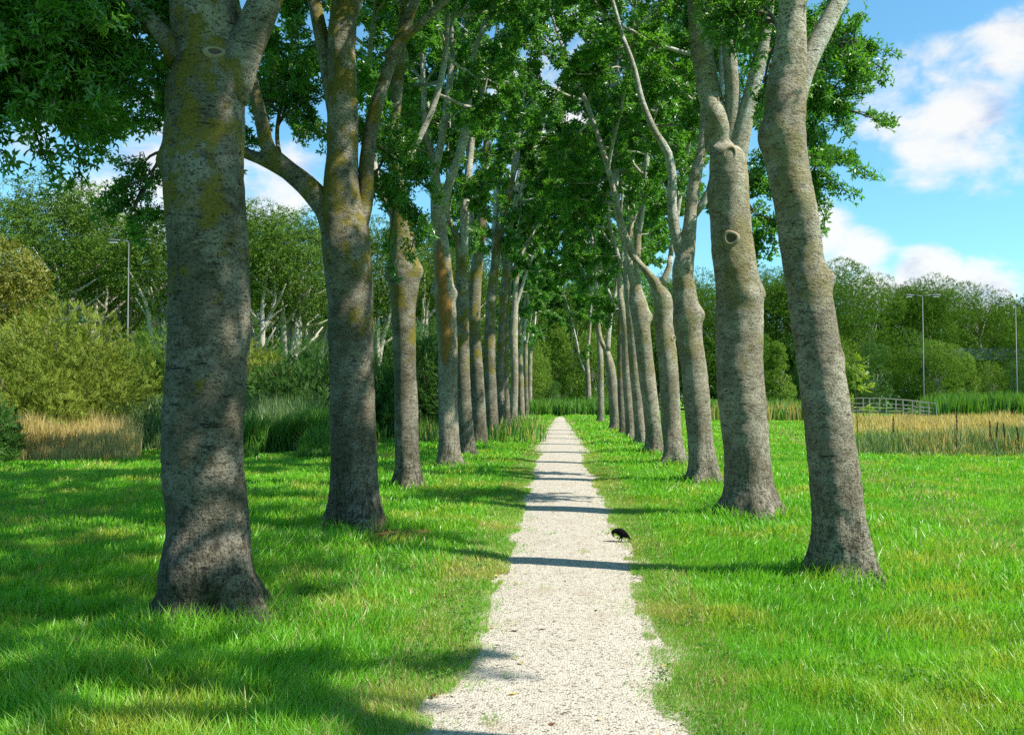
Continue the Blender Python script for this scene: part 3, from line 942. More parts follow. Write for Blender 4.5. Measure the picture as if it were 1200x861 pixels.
def weeds(n):
    y = np.exp(rng.uniform(math.log(3.0), math.log(22), n * 3))
    x = rng.uniform(-4.5, 5.0, n * 3)
    l, r = path_edges(y)
    d = np.maximum(l - x, x - r)
    k = (d > .0) & (n2(x, y, .9, 31.0) + .5 * n2(x, y, 4.0, 7.0) > .25)
    x, y = x[k][:n], y[k][:n]
    m = len(x)
    up = unit(rng.normal(0, .35, (m, 3)) + [0, 0, 1.0])
    pos = np.stack([x, y, rng.uniform(.02, .075, m)], -1)
    return leaves('weeds', pos, rng.normal(0, 1, (m, 3)), up, rng.uniform(.011, .028, m), fan_template(5, 1.0, .75, np.random.default_rng(9)), [NETTLE])
tag(link('weeds', weeds(9000)), 'low broad leaved weeds among the grass near the path', None, None, 'stuff')


def litter(n):
    y = np.exp(rng.uniform(math.log(3.2), math.log(26), n))
    x = np.where(rng.random(n) < .6, rng.choice([-.6, .75], n) + rng.normal(0, .22, n), rng.uniform(-3.2, 3.4, n))
    a = rng.uniform(0, 2 * PI, n)
    L = rng.uniform(.012, .034, n)
    W = L * rng.uniform(.25, .6, n)
    ca, sa = np.cos(a), np.sin(a)
    z = rng.uniform(.022, .034, n)
    V = np.empty((n, 4, 3))
    for k, (u, v, dz) in enumerate(((-1, 0, 0), (0, -1, .006), (1, 0, .004), (0, 1, .008))):
        V[:, k] = np.stack([x + u * L * ca - v * W * sa, y + u * L * sa + v * W * ca, z + dz * rng.uniform(.2, 1.4, n)], -1)
    return make_mesh('leaf_litter', V.reshape(-1, 3), [np.arange(n * 4).reshape(-1, 4)], [SEED, STRAW], False, (rng.random(n) < .45).astype(int))
tag(link('leaf_litter', litter(420)), 'scattered dry leaf bits along the path edges', None, None, 'stuff')

# bare soil with surface roots beside the second left tree
def soil_patch(cx_, cy_, rx, ry, hgt, seed, name):
    a = np.linspace(0, 2 * PI, 40, endpoint=False)
    rr = np.linspace(0, 1, 9)
    A, Q = np.meshgrid(a, rr, indexing='ij')
    edge = 1 + .22 * n2(np.cos(A) * 1.4, np.sin(A) * 1.4, 1.0, seed)
    X, Y_ = cx_ + rx * Q * edge * np.cos(A), cy_ + ry * Q * edge * np.sin(A)
    Z = hgt * (1 - Q ** 2) + .012 * n2(X, Y_, 6, seed) * (1 - Q) + .005
    v = np.stack([X, Y_, Z], -1).reshape(-1, 3)
    q = [[i * 9 + j, i * 9 + j + 1, ((i + 1) % 40) * 9 + j + 1, ((i + 1) % 40) * 9 + j] for i in range(40) for j in range(8)]
    return tag(link(name, make_mesh(name, v, [np.array(q)], [SOIL], True)), kind='structure')
soil_patch(-1.95, 11.0, .55, .55, .05, 2.0, 'bare_soil')
soil_patch(-1.2, 15.2, .32, .5, .02, 5.0, 'bare_soil')
soil_patch(2.25, 12.2, .28, .3, .015, 8.0, 'bare_soil')

# ------------------------------------------------------------------ shrubs and background trees
def lobe_points(rg, n, lobes):
    """Points near the skin of a heap of lobes (centre, radius); fewer inside."""
    L = np.array([[*c_, *r_] for c_, r_ in lobes])
    area = (L[:, 3] * L[:, 5])
    k = rg.choice(len(L), n, p=area / area.sum())
    d = unit(rg.normal(0, 1, (n, 3)))
    rad = np.clip(1 - np.abs(rg.normal(0, .085, n)), .1, 1.06)
    p = L[k, :3] + d * L[k, 3:6] * rad[:, None]
    return p, d


def crown_lobes(rg, h, w, base, n=26, shape='round'):
    out = []
    for i in range(n):
        t = rg.uniform(0, 1)
        z = base + (h - base) * (.08 + .84 * t)
        if shape == 'round':
            env = math.sqrt(max(.05, 1 - ((t - .45) / .62) ** 2))
        elif shape == 'cone':
            env = (1 - t) * .9 + .12
        else:
            env = .55 + .45 * math.sin(PI * min(1, t * 1.1))
        a = rg.uniform(0, 2 * PI)
        q = w / 2 * env * math.sqrt(rg.uniform(.1, 1)) * .8
        s = rg.uniform(.10, .20) * w * (.7 + .5 * env)
        out.append(((q * math.cos(a), q * math.sin(a), z), (s, s, s * rg.uniform(.75, 1.1))))
    return out


def far_crown(seed, h, w, base, n, size, mat, shape='round', nl=28):
    rg = np.random.default_rng(seed)
    p, d = lobe_points(rg, n, crown_lobes(rg, h, w, base, nl, shape))
    p[:, 2] = np.maximum(p[:, 2], .15)
    up = unit(d * 1.1 + rg.normal(0, .42, (n, 3)) + [0, 0, .3])
    return leaves('crown', p, rg.normal(0, 1, (n, 3)), up, rg.uniform(.7, 1.3, n) * size, FAN, [mat])


def far_trunk(seed, h, r, stems=2, split=.25, mat=None):
    rg = np.random.default_rng(seed)
    mb = MB()
    P, q = resample([[0, 0, -.1], [.05, 0, h * split * .5], [0, .05, h * split]], [r * 1.25, r, r * .9], .5)
    mb.tube(P, q, 8)
    for s in range(stems):
        a = rg.uniform(0, 2 * PI)
        lean = rg.uniform(.12, .32)
        pts = [[0, .05, h * split - .25]]
        for t in (.3, .6, 1.0):
            pts.append([math.cos(a) * lean * h * .45 * t + rg.normal(0, .12), math.sin(a) * lean * h * .45 * t + rg.normal(0, .12), h * split + (h * .72 - h * split) * t])
        P, q = resample(pts, [r * .75, r * .55, r * .38, r * .12], .6)
        mb.tube(P, q, 7)
        for b in range(4):
            i = int(len(P) * rg.uniform(.15, .7))
            d = unit(np.array([rg.normal(), rg.normal(), .9]))
            mb.tube(np.array([P[i], P[i] + d * .8, P[i] + d * 1.7 + [0, 0, .3]]), np.array([.4, .28, .1]) * r, 5)
    return mb.mesh('trunk', [mat or BARK_FAR])


ORD = ['first', 'second', 'third', 'fourth', 'fifth', 'sixth', 'seventh', 'eighth', 'ninth', 'tenth', 'eleventh', 'twelfth', 'thirteenth', 'fourteenth', 'fifteenth', 'sixteenth', 'seventeenth', 'eighteenth', 'nineteenth', 'twentieth']


class Kind:
    def __init__(self, crowns, trunks):
        self.crowns, self.trunks = crowns, trunks


def place(name, label, cat, kind, i, px, Y, h, hw=1.0, group=None, rz=None):
    """A background tree: meshes of unit kinds are 10 m tall, scaled to h."""
    x = gx(px, Y)
    root = thing(name, label, cat, (x, Y, 0), group, rz if rz is not None else rng.uniform(0, 2 * PI))
    s = h / 10.0
    root.scale = (s * hw, s * hw, s)
    if kind.trunks:
        link('trunk', kind.trunks[i % len(kind.trunks)], root)
    link('crown', kind.crowns[i % len(kind.crowns)], root)
    return root


TALL = Kind([far_crown(201 + k, 10, 5.6, 4.7 + .3 * k, 6500, .085, LEAF_FAR, 'col', 46) for k in range(4)], [far_trunk(301 + k, 10, .21, 4) for k in range(4)])
LEAF_BRIGHT = leaf_mat('bright_shrub_leaf', (.075, .160, .014), (.200, .310, .040), .25, 1.4, .6, .012)
UNDER = Kind([far_crown(291 + k, 10, 8.2, .2, 6000, .13, LEAF_DARK, 'round', 40) for k in range(3)], [far_trunk(391 + k, 8, .12, 3, .1) for k in range(2)])
ROUND = Kind([far_crown(221 + k, 10, 7.4, 1.0, 17000, .080, LEAF_RIGHT, 'round', 54) for k in range(4)], [far_trunk(321 + k, 10, .16, 3, .2) for k in range(4)])
SMALL = Kind([far_crown(241 + k, 10, 7.8, .2, 6500, .13, [LEAF_RIGHT, LEAF_BRIGHT, LEAF_DARK, LEAF_BRIGHT][k], 'round', 46) for k in range(4)], [far_trunk(341 + k, 8, .14, 3, .1) for k in range(2)])
CONE = Kind([far_crown(261 + k, 10, 5.2, .2, 5200, .13, LEAF_BRIGHT, 'cone', 44) for k in range(2)], [far_trunk(361, 8, .14, 2, .1)])

# tall pale-stemmed trees of the wood on the left: column, distance, height
left_wood = [(-60, 66, 15.5), (10, 60, 14.5), (62, 63, 16.6), (110, 70, 16.4), (150, 74, 16.0), (195, 64, 14.5), (250, 70, 16.2), (300, 62, 14.6), (338, 66, 15.0), (372, 70, 14.0), (440, 72, 15.0), (490, 78, 16), (540, 84, 17)]
lab = ['tall tree at the edge of the left wood, rising above the olive tree', 'wood tree with yellow green crown behind the olive tree on the left',
       'tallest rounded crown of the left wood, pale forked stems below it', 'wood tree with bare upper branches just left of the slim lamp post',
       'wood tree right behind the lamp post on the left', 'dark leafy wood tree half hidden by the huge lichen-spotted trunk',
       'wood tree seen just right of the huge lichen-spotted trunk', 'pale-stemmed wood tree between the two thickest left trunks, first of three', 'pale-stemmed wood tree between the two thickest left trunks, second of three',
       'pale-stemmed wood tree between the two thickest left trunks, third of three', 'forked white-stemmed tree seen between the second and third left trunks', 'wood tree glimpsed between the third and fourth left trunks',
       'wood tree hidden behind the crowded middle trunks of the left row']
for i, (px, Y, h) in enumerate(left_wood):
    place('poplar_tree', lab[i], 'tree', TALL, i, px, Y, h, 1.0 + .12 * (i % 3), 'tall trees of the wood on the left')

back = [(-50, 95, 15), (5, 92, 14), (55, 97, 15.5), (105, 93, 14), (150, 96, 14.5), (205, 92, 14), (262, 96, 15), (312, 93, 13.5), (362, 97, 15), (435, 94, 14), (485, 97, 15.5), (530, 93, 15)]
for i, (px, Y, h) in enumerate(back):
    place('broadleaf_tree', f'round tree in the rear rank of the left wood, {ORD[i]} counted from its left end', 'tree', ROUND, i, px, Y, h, 1.0, 'rear trees of the wood on the left')
under = [(20, 50, 4.6), (75, 53, 5.2), (118, 52, 4.6), (160, 54, 5.0), (215, 50, 4.6), (272, 53, 4.8), (315, 50, 4.4), (360, 53, 5.2), (430, 55, 4.6), (468, 58, 6.4), (512, 60, 6.8)]
ul = ['understorey shrub below the olive tree at the far left', 'understorey shrub behind the crest of the large willow bush', 'understorey shrub just left of the slim lamp post', 'understorey shrub just right of the slim lamp post',
      'understorey shrub hidden behind the huge lichen-spotted trunk', 'understorey shrub just right of the huge lichen-spotted trunk', 'understorey shrub between the two thickest left trunks, midway', 'understorey shrub touching the left edge of the second left trunk',
      'understorey shrub just right of the second left trunk', 'understorey shrub behind the knobby-headed trunk', 'understorey shrub between the knobby-headed trunk and the ochre-stripped one']
for i, (px, Y, h) in enumerate(under):
    place('shrub', ul[i], 'shrub', UNDER, i, px, Y, h, .85, 'understorey shrubs of the left wood')

# trees closing the far end of the avenue
end = [(575, 118, 17), (612, 108, 15), (640, 126, 19), (668, 112, 16), (700, 122, 18), (735, 115, 16), (770, 126, 18), (805, 118, 17)]
for i, (px, Y, h) in enumerate(end):
    place('broadleaf_tree', f'tall tree closing the far end of the avenue, {ORD[i]} from the left of that group', 'tree', ROUND, i, px, Y, h, 1, 'tall trees closing the avenue')
endb = [(622, 92, 7.6, 'round pale green shrub at the end of the path, left of its dark gap', SMALL, 1), (658, 97, 9.5, 'pointed shrub straight above the end of the path', CONE, 0), (700, 95, 8.5, 'bushy shrub behind the last pale tree on the right', SMALL, 3),
        (590, 96, 8, 'shrub behind the far end of the left row', SMALL, 0), (742, 98, 8, 'shrub seen between the middle trunks of the right row', SMALL, 2), (650, 88, 3.0, 'low dark shrub in the gap at the end of the path', SMALL, 2)]
for px, Y, h, l_, k_, i in endb:
    place('shrub', l_, 'shrub', k_, i, px, Y, h, .9, 'shrubs at the end of the avenue')

# the wood on the right: tall rank, then the small rank before it
tall_r = [(845, 112, 17.0), (900, 118, 19.0), (935, 112, 17.5), (975, 116, 19.2), (1012, 108, 17.8), (1050, 118, 18.2), (1088, 112, 17.0), (1122, 120, 18.0), (1160, 114, 16.4), (1200, 122, 16.6), (1245, 116, 16), (1290, 122, 16.5)]
for i, (px, Y, h) in enumerate(tall_r):
    place('broadleaf_tree', f'tall round tree in the back rank of the right wood, {ORD[i]} from its left end', 'tree', ROUND, i + 1, px, Y, h * (.95 - .05 * (px > 1000) - .03 * (px > 1110)), 1.08, 'tall trees of the wood on the right')
small_r = [(880, 90, 8.0, 0, SMALL), (912, 88, 7.2, 0, CONE), (948, 94, 8.5, 2, SMALL), (985, 92, 7.5, 1, SMALL), (1022, 90, 6.6, 2, SMALL), (1062, 92, 6.6, 0, SMALL), (1104, 90, 7.2, 3, SMALL), (1136, 92, 5.6, 1, CONE), (1160, 94, 5.2, 1, SMALL), (1192, 92, 5.0, 2, SMALL), (1235, 94, 6, 1, SMALL)]
sl = ['shrubby tree right of the scarred trunk on the right', 'bright pointed young tree between the two front trunks on the right', 'dark shrubby tree hidden beside the leaning trunk', 'shrubby tree right behind the sapling and the bridge',
      'wide dark shrubby tree behind the middle of the footbridge', 'shrubby tree above the low end of the footbridge', 'round pale green tree beside the foot of the lamp post in the right wood', 'slender pointed young tree in the right hand shrub rank',
      'shrubby tree in front of the pale barrier', 'shrubby tree at the right edge below the barrier', 'shrubby tree just outside the right edge']
for i, (px, Y, h, k, K) in enumerate(small_r):
    place('shrub_tree', sl[i], 'tree', K, k, px, Y, h, .95, 'small trees before the right wood')

# far mass behind everything
rg = np.random.default_rng(77)
lob = []
for i in range(170):
    a = R(-48 + 96 * i / 170) + YAW
    d_ = rg.uniform(150, 170)
    for zz in (3.5, 8.0, 12.0):
        lob.append(((-math.sin(a) * d_, math.cos(a) * d_, zz + rg.uniform(-1, 1)), (3.6, 3.6, rg.uniform(3.4, 4.6))))
p, d = lobe_points(rg, 36000, lob)
tag(link('woodland', leaves('woodland', p, rg.normal(0, 1, p.shape), unit(d + [0, 0, .4]), rg.uniform(.7, 1.3, len(p)) * .6, FAN, [LEAF_FAR])), 'distant belt of woodland behind the nearer trees', None, None, 'stuff')


# shrubs on the left: unique leafy mounds
def bush(label, px, Y, w, h, depth, n, size, mat, seed, name='bush', spiky=True):
    rg = np.random.default_rng(seed)
    x = gx(px, Y)
    root = thing(name, label, 'bush', (x, Y, 0), 'bushes on the left of the avenue')
    lob = []
    for i in range(34):
        a = rg.uniform(0, 2 * PI)
        q = math.sqrt(rg.uniform(0, 1))
        cx_, cy_ = q * math.cos(a) * w * .40, q * math.sin(a) * depth * .40
        hh = h * (.30 + .68 * math.sqrt(max(0, 1 - q * q)))
        s = rg.uniform(.13, .2) * min(w, h * 1.4)
        for z_ in np.linspace(s * .6, max(hh - s, s), 3):
            lob.append(((cx_, cy_, z_ + rg.normal(0, .1)), (s, s, s)))
    p, d = lobe_points(rg, n, lob)
    p[:, 2] = np.abs(p[:, 2])
    dirn = d * .6 + rg.normal(0, .5, (n, 3)) + [0, 0, .55]
    up = unit(d + rg.normal(0, .5, (n, 3)) + [0, 0, .2])
    link('foliage', leaves('foliage', p, dirn, up, rg.uniform(.7, 1.4, n) * size, SPRIG, [mat]), root)
    mb = MB()
    for k in range(9):
        a = rg.uniform(0, 2 * PI)
        e = np.array([math.cos(a) * w * .3, math.sin(a) * depth * .3, h * rg.uniform(.6, .85)])
        P, q = resample([[e[0] * .15, e[1] * .15, -.05], [e[0] * .5, e[1] * .5, e[2] * .55], e], [.05, .035, .012], .4)
        mb.tube(P, q, 6)
    mb.build('stems', [BARK_TWIG], root)
    return root


bush('large pale willow bush heaped up at the left, behind the tan grass', 66, 29, 6.2, 4.6, 5.0, 13000, .85, LEAF_WILLOW, 401)
bush('lower willow bush in front at the far left, facing the tan grass', 40, 26.5, 3.6, 2.6, 2.4, 5200, .85, LEAF_WILLOW, 402)
bush('dark green bush between the two thickest trunks on the left', 345, 37, 4.6, 3.4, 3.4, 6500, 1.0, LEAF_DARK, 403)
bush('light green bush just right of the huge lichen-spotted trunk', 292, 40, 4.2, 4.0, 3.6, 5500, 1.05, LEAF_WILLOW, 404)
bush('small leafy bush seen between the second and third left trunks', 447, 36, 2.6, 2.8, 2.4, 3600, 1.0, LEAF_DARK, 405)
bush('green bush seen between the third and fourth left trunks', 503, 44, 3.2, 4.4, 3.0, 4200, 1.1, LEAF_DARK, 406)
bush('tall green thicket bush behind the foot of the slim lamp post', 190, 46, 6.0, 5.4, 4.0, 6500, 1.15, LEAF_FAR, 407)
bush('dark low bush at the extreme left edge beside the tan grass', -18, 22.5, 1.6, 1.5, 1.6, 2600, .75, LEAF_DARK, 408)
bush('bush behind the sixth and seventh left trunks', 560, 60, 4.5, 5.2, 3.0, 3600, 1.3, LEAF_DARK, 409)

# olive green tree at the left edge
OL = Kind([far_crown(281, 10, 6.6, .8, 5600, .15, LEAF_OLIVE, 'round', 36)], [far_trunk(381, 9, .15, 3, .15)])
place('olive_green_tree', 'yellowish olive tree at the left edge, rising over the willow bush', 'tree', OL, 0, -12, 36, 8.6, 1.0)


# ------------------------------------------------------------------ tall grasses, reeds, nettles
def blades(name, n, xy, h, w, mat, label, seed, leanf=.25, mats=None, mi=None, group=None):
    rg = np.random.default_rng(seed)
    x, y = xy
    n = len(x)
    hh = h * rg.uniform(.55, 1.15, n)
    ww = w * rg.uniform(.6, 1.4, n)
    a = rg.uniform(0, 2 * PI, n)
    bx, by = np.cos(a) * ww / 2, np.sin(a) * ww / 2
    la = rg.uniform(0, 2 * PI, n)
    ln = rg.uniform(.05, 1, n) * leanf * hh
    lx, ly = np.cos(la) * ln, np.sin(la) * ln
    V = np.empty((n, 5, 3), np.float32)
    z = np.zeros(n)
    V[:, 0] = np.stack([x - bx, y - by, z], -1)
    V[:, 1] = np.stack([x + bx, y + by, z], -1)
    V[:, 2] = np.stack([x + lx * .35 + bx, y + ly * .35 + by, hh * .6], -1)
    V[:, 3] = np.stack([x + lx * .35 - bx, y + ly * .35 - by, hh * .6], -1)
    V[:, 4] = np.stack([x + lx, y + ly, hh], -1)
    b = (np.arange(n) * 5)[:, None]
    me = make_mesh(name, V.reshape(-1, 3), [b + np.array([[0, 1, 2, 3]]), b + np.array([[3, 2, 4]])], mats or [mat], False, None if mi is None else np.concatenate([mi, mi]))
    return tag(link(name, me), label, None, group, 'stuff')


def patch_xy(rg, n, px0, px1, Y0, Y1, seed, thr=-.3, sc=.5):
    Y = rg.uniform(Y0, Y1, n * 2)
    px = rg.uniform(px0, px1, n * 2)
    x = np.array([0.0] * (n * 2))
    xa0, xa1 = gx(px0, 30.0) / 30, gx(px1, 30.0) / 30
    x = (xa0 + (xa1 - xa0) * (px - px0) / (px1 - px0)) * Y
    e_ = np.minimum(px - px0, px1 - px) / (.16 * (px1 - px0))
    k = (n2(x, Y, sc, seed) > thr) & (rg.random(n * 2) < np.clip(e_ + .5 * n2(x, Y, 1.1, seed + 3), .0, 1))
    return x[k][:n], Y[k][:n]


rg = np.random.default_rng(55)
xy = patch_xy(rg, 9000, 0, 165, 22.8, 28, 1.1, -.25)
blades('dry_grass', 0, xy, (.85 + .35 * n2(xy[0], xy[1], .7, 4)) * np.clip((xy[1] - 22.6) * .7, .3, 1), .018, STRAW, 'tan dry grass at the foot of the willow bush', 56, .35)
xy = patch_xy(rg, 9000, 100, 395, 27, 36, 2.1, -.3)
blades('reeds', 0, xy, (1.55 + .45 * n2(xy[0], xy[1], .5, 3)) * np.clip((xy[1] - 26.4) * .45, .3, 1), .03, REED, 'green reeds standing before the bushes on the left', 57, .5)
xy = patch_xy(rg, 8500, 262, 400, 24.2, 29.5, 2.8, -.2, .9)
blades('tall_grass', 0, xy, (1.2 + .45 * n2(xy[0], xy[1], .8, 3)) * np.clip((xy[1] - 24.0) * .4, .22, 1), .024, NETTLE, 'tall green weeds between the two thickest left trunks', 58, .6)
xy = patch_xy(rg, 5000, 395, 640, 32, 60, 6.1, -.1)
blades('tall_grass', 0, xy, .75 + .35 * n2(xy[0], xy[1], .4, 3), .035, NETTLE, 'tall weeds behind the trunks of the left row', 59, .35, [NETTLE, STRAW], (rg.random(len(xy[0])) < .22).astype(int))
xy = patch_xy(rg, 12000, 560, 770, 76, 90, 7.1, -.6)
blades('nettles', 0, xy, 1.35 + .6 * n2(xy[0], xy[1], .3, 3), .08, NETTLE, 'tall nettles closing the end of the path', 60, .3)
# right ditch: mixed reeds, straw band behind it, high green reeds behind the bridge
xy = patch_xy(rg, 9500, 985, 1330, 26.0, 31.5, 8.1, -.45)
mi = (rg.random(len(xy[0])) < np.clip(.14 + .6 * n2(xy[0], xy[1] * .3, .8, 6.6), .04, .8)).astype(int)
blades('reeds', 0, xy, (.64 + .22 * n2(xy[0], xy[1], .9, 3)) * np.clip((xy[1] - 26.0) * .9, .25, 1), .022, REED, 'mixed green and straw reeds along the ditch on the right', 61, .3, [REED, STRAW], mi)
xy = patch_xy(rg, 13000, 985, 1330, 40, 58, 9.1, -.35)
blades('dry_grass', 0, xy, (.60 + .34 * n2(xy[0], xy[1], .35, 3)) * np.clip((xy[1] - 39.5) * .25, .4, 1), .034, STRAW, 'golden dry grass band in front of the footbridge', 62, .4)
xy = patch_xy(rg, 9000, 1075, 1360, 78, 87, 9.9, -.9)
blades('reeds', 0, xy, 1.7 + .45 * n2(xy[0], xy[1], .35, 3), .085, NETTLE, 'high green reeds behind the footbridge on the right', 63, .25)
xy = patch_xy(rg, 6500, 820, 985, 62, 82, 9.5, -.9)
mi = (rg.random(len(xy[0])) < np.where(xy[1] < 68, .45, .05)).astype(int)
blades('reeds', 0, xy, 1.15 + .35 * n2(xy[0], xy[1], .35, 3), .07, NETTLE, 'green reeds seen between the front trunks on the right', 64, .25, [NETTLE, STRAW], mi)

# ------------------------------------------------------------------ footbridge
fb = thing('footbridge', 'grey timber footbridge with open railings over the ditch', 'bridge', (gx(1015, 74), 74, 0))
bx0 = fb.location.x
xs = np.array([gx(938, 74), gx(985, 74), gx(1045, 74), gx(1093, 74)]) - bx0
def bz(x):
    t = (x - xs[0]) / (xs[-1] - xs[0])
    return .10 + .42 * math.sin(PI * min(max(t, 0), 1)) ** .8
for yy, nm in ((-.75, 'railing'), (.75, 'railing')):
    mb = MB()
    X = np.linspace(xs[0], xs[-1], 9)
    for i in range(8):
        for hz, hh, ww in ((.98, .06, .12), (.58, .06, .04), (.28, .06, .04)):
            mb.beam((X[i], yy + (0 if hz > 1 else .06), bz(X[i]) + hz), (X[i + 1], yy + (0 if hz > 1 else .06), bz(X[i + 1]) + hz), ww, hh)
    rl = mb.build(nm, [TIMBER], fb, False)
    for i in range(9):
        mb = MB()
        mb.box((X[i] - .045, yy - .05, -.3), (X[i] + .045, yy + .05, bz(X[i]) + .945))
        mb.build('post', [TIMBER], rl, False)
mb = MB()
for i in range(30):
    t0, t1 = xs[0] + (xs[-1] - xs[0]) * i / 30, xs[0] + (xs[-1] - xs[0]) * (i + .93) / 30
    mb.beam((t0, 0, bz(t0) + .02), (t1, 0, bz(t1) + .02), 1.4, .05)
mb.build('deck', [TIMBER], fb, False)
for yy in (-.5, .5):
    mb = MB()
    for i in range(8):
        mb.beam((X[i], yy, bz(X[i]) - .1), (X[i + 1], yy, bz(X[i + 1]) - .1), .14, .18)
    mb.build('girder', [TIMBER], fb, False)


# ------------------------------------------------------------------ lamp posts, barrier
def lamp_post(label, px, py, Y, arm):
    top = at(px, py, Y)
    lp = thing('street_lamp', label, 'lamp post', (top[0], Y, 0), 'road lamp posts over the woods')
    H = top[2]
    mb = MB()
    mb.tube([[0, 0, -.1], [0, 0, 1.2], [0, 0, 1.25], [0, 0, H]], [.075, .075, .06, .035], 12)
    mb.build('pole', [STEEL], lp)
    for s in (-1, 1):
        mb = MB()
        mb.tube([[0, 0, H - .05], [s * arm * .5, 0, H + .05], [s * arm, 0, H + .08]], [.045, .04, .035], 8)
        am = mb.build('arm', [STEEL], lp)
        mb = MB()
        P = np.array([[s * arm, 0, H + .06], [s * (arm + .12), 0, H + .07], [s * (arm + .55), 0, H + .09], [s * (arm + .85), 0, H + .09], [s * (arm + .9), 0, H + .09]])
        mb.tube(P, [.04, .07, .09, .07, .02], 10)
        hd = mb.build('lamp_head', [STEEL], lp)
        mb = MB()
        mb.box((min(s * (arm + .2), s * (arm + .7)), -.09, H - .085), (max(s * (arm + .2), s * (arm + .7)), .09, H - .045))
        mb.build('lamp_cover', [GLASSY], hd, False)
    return lp


lamp_post('slim grey twin-armed lamp post before the wood on the left', 151, 283, 58, .55)
lamp_post('grey twin-armed lamp post rising from the middle of the right wood', 1081, 347, 86, .75)
lamp_post('grey twin-armed lamp post at the right edge of the picture', 1190, 357, 86, .75)

nb = thing('noise_barrier', 'pale grey panelled barrier glimpsed through the trees at the right edge', 'fence', (gx(1222, 110.5), 110.5, 0))
for i in range(13):
    mb = MB()
    x_ = -16 + i * 2.5
    mb.box((x_ - .08, -.1, 0), (x_ + .08, .1, 7.1))
    mb.build('post', [STEEL], nb, False)
    mb = MB()
    for k in range(1, 3):
        mb.box((x_ + .085, -.05, 5.15 + k * .7), (x_ + 2.415, .05, 5.82 + k * .7))
    mb.build('panel', [PANEL], nb, False)

# ------------------------------------------------------------------ dock stalks in the reeds
GD = 'dark dock stalks in the ditch reeds'
def dock(label, px, Y, h, seed):
    rg = np.random.default_rng(seed)
    root = thing('dock_plant', label, 'plant', (gx(px, Y), Y, 0), GD)
    mb = MB()
    P, q = resample([[0, 0, 0], [.02, 0, h * .5], [rg.normal(0, .03), 0, h]], [.008, .007, .004], .15)
    mb.tube(P, q, 6)
    mb.build('stalk', [SEED], root)
    n = 160
    t = rg.uniform(.55, 1, n)
    pp = np.stack([np.interp(t * h, P[:, 2], P[:, 0]) + rg.normal(0, .015, n) * (1.25 - t), rg.normal(0, .015, n) * (1.25 - t), t * h], -1)
    link('seed_head', leaves('seed_head', pp, rg.normal(0, 1, (n, 3)), unit(rg.normal(0, 1, (n, 3))), rg.uniform(.012, .024, n), FAN, [SEED]), root)
dock('tallest dark brown dock stalk, standing alone in the ditch reeds', 1121, 27.2, 1.18, 1)
dock('dark dock stalk right of the tallest one, first of four in a row', 1160, 27.0, .95, 2)
dock('dark dock stalk in the ditch reeds, second of the row of four', 1167, 26.8, .9, 3)
dock('dark dock stalk in the ditch reeds, third of the row of four', 1177, 26.7, .88, 4)
dock('dark dock stalk nearest the right edge of the picture', 1193, 26.4, .8, 5)
dock('short dark dock stalk left in the reeds, near the leaning trunk', 1046, 27.8, 1.05, 6)


# ------------------------------------------------------------------ saplings and shoots
def sapling(label, px, Y, h, n, seed, spread=.25, mat=None, lo=.35, name='sapling', size=.8):
    rg = np.random.default_rng(seed)
    root = thing(name, label, 'young tree' if name == 'sapling' else 'plant', (gx(px, Y), Y, 0))
    mb = MB()
    P, q = resample([[0, 0, -.03], [.03, .02, h * .4], [-.02, 0, h * .75], [.03, 0, h]], [.014, .011, .008, .004], .15)
    mb.tube(P, q, 6)
    pp, dd = [], []
    for k in range(max(5, n // 7)):
        t = rg.uniform(lo, .98)
        p0 = np.array([np.interp(t * h, P[:, 2], P[:, j]) for j in range(3)])
        d = unit(np.array([rg.normal(), rg.normal(), .6]))
        ln = spread * rg.uniform(.5, 1.2) * (1.25 - t * .7)
        mb.tube([p0, p0 + d * ln * .5, p0 + d * ln], [.005, .004, .002], 4)
        for m in range(7):
            pp.append(p0 + d * ln * rg.uniform(.2, 1))
            dd.append(d + rg.normal(0, .6, 3))
    mb.build('stem', [BARK_TWIG], root)
    pp, dd = np.array(pp), np.array(dd)
    link('foliage', leaves('foliage', pp, dd, unit(rg.normal(0, .5, pp.shape) + [0, 0, 1]), rg.uniform(.6, 1.2, len(pp)) * size, SPRIG, [mat or LEAF_YOUNG]), root)
    return root
sapling('bright yellow green sapling beyond the leaning trunk, before the footbridge', 1004, 24, 2.7, 90, 5, .5, None, .45, size=1.1)
sapling('thin shoot with small leaves at the right foot of the leaning trunk', 1003, 8.95, .95, 26, 6, .12, LEAF, .45, 'sucker_shoot', .33)
sapling('short brown-stemmed shoot in the grass right of the leaning trunk', 1014, 8.5, .55, 10, 8, .10, LEAF_OLIVE, .6, 'sucker_shoot', .25)

# ------------------------------------------------------------------ fallen leaf
def fallen_leaf(label, px, Y, size, seed):
    rg = np.random.default_rng(seed)
    a = np.linspace(0, 2 * PI, 14, endpoint=False)
    ring = np.stack([np.cos(a) * size, np.sin(a) * size * .45 * (1 - .25 * np.cos(a)), .02 * np.cos(2 * a) * size * 8 + .012], -1)
    mb = MB()
    v = np.vstack([ring, [[0, 0, .004]]])
    mb.add(v, None, [[i, (i + 1) % 14, 14] for i in range(14)])
    mb.tube([[size * .95, 0, .015], [size * 1.5, size * .2, .02]], [.002, .0015], 5)
    o = mb.build('fallen_leaf', [SEED], None, True, (gx(px, Y), Y, .018))
    o.rotation_euler = (0, 0, rg.uniform(0, 6))
    return tag(o, label, 'leaf')
fallen_leaf('curled dark brown leaf lying on the pale gravel', 603, 6.5, .032, 1)

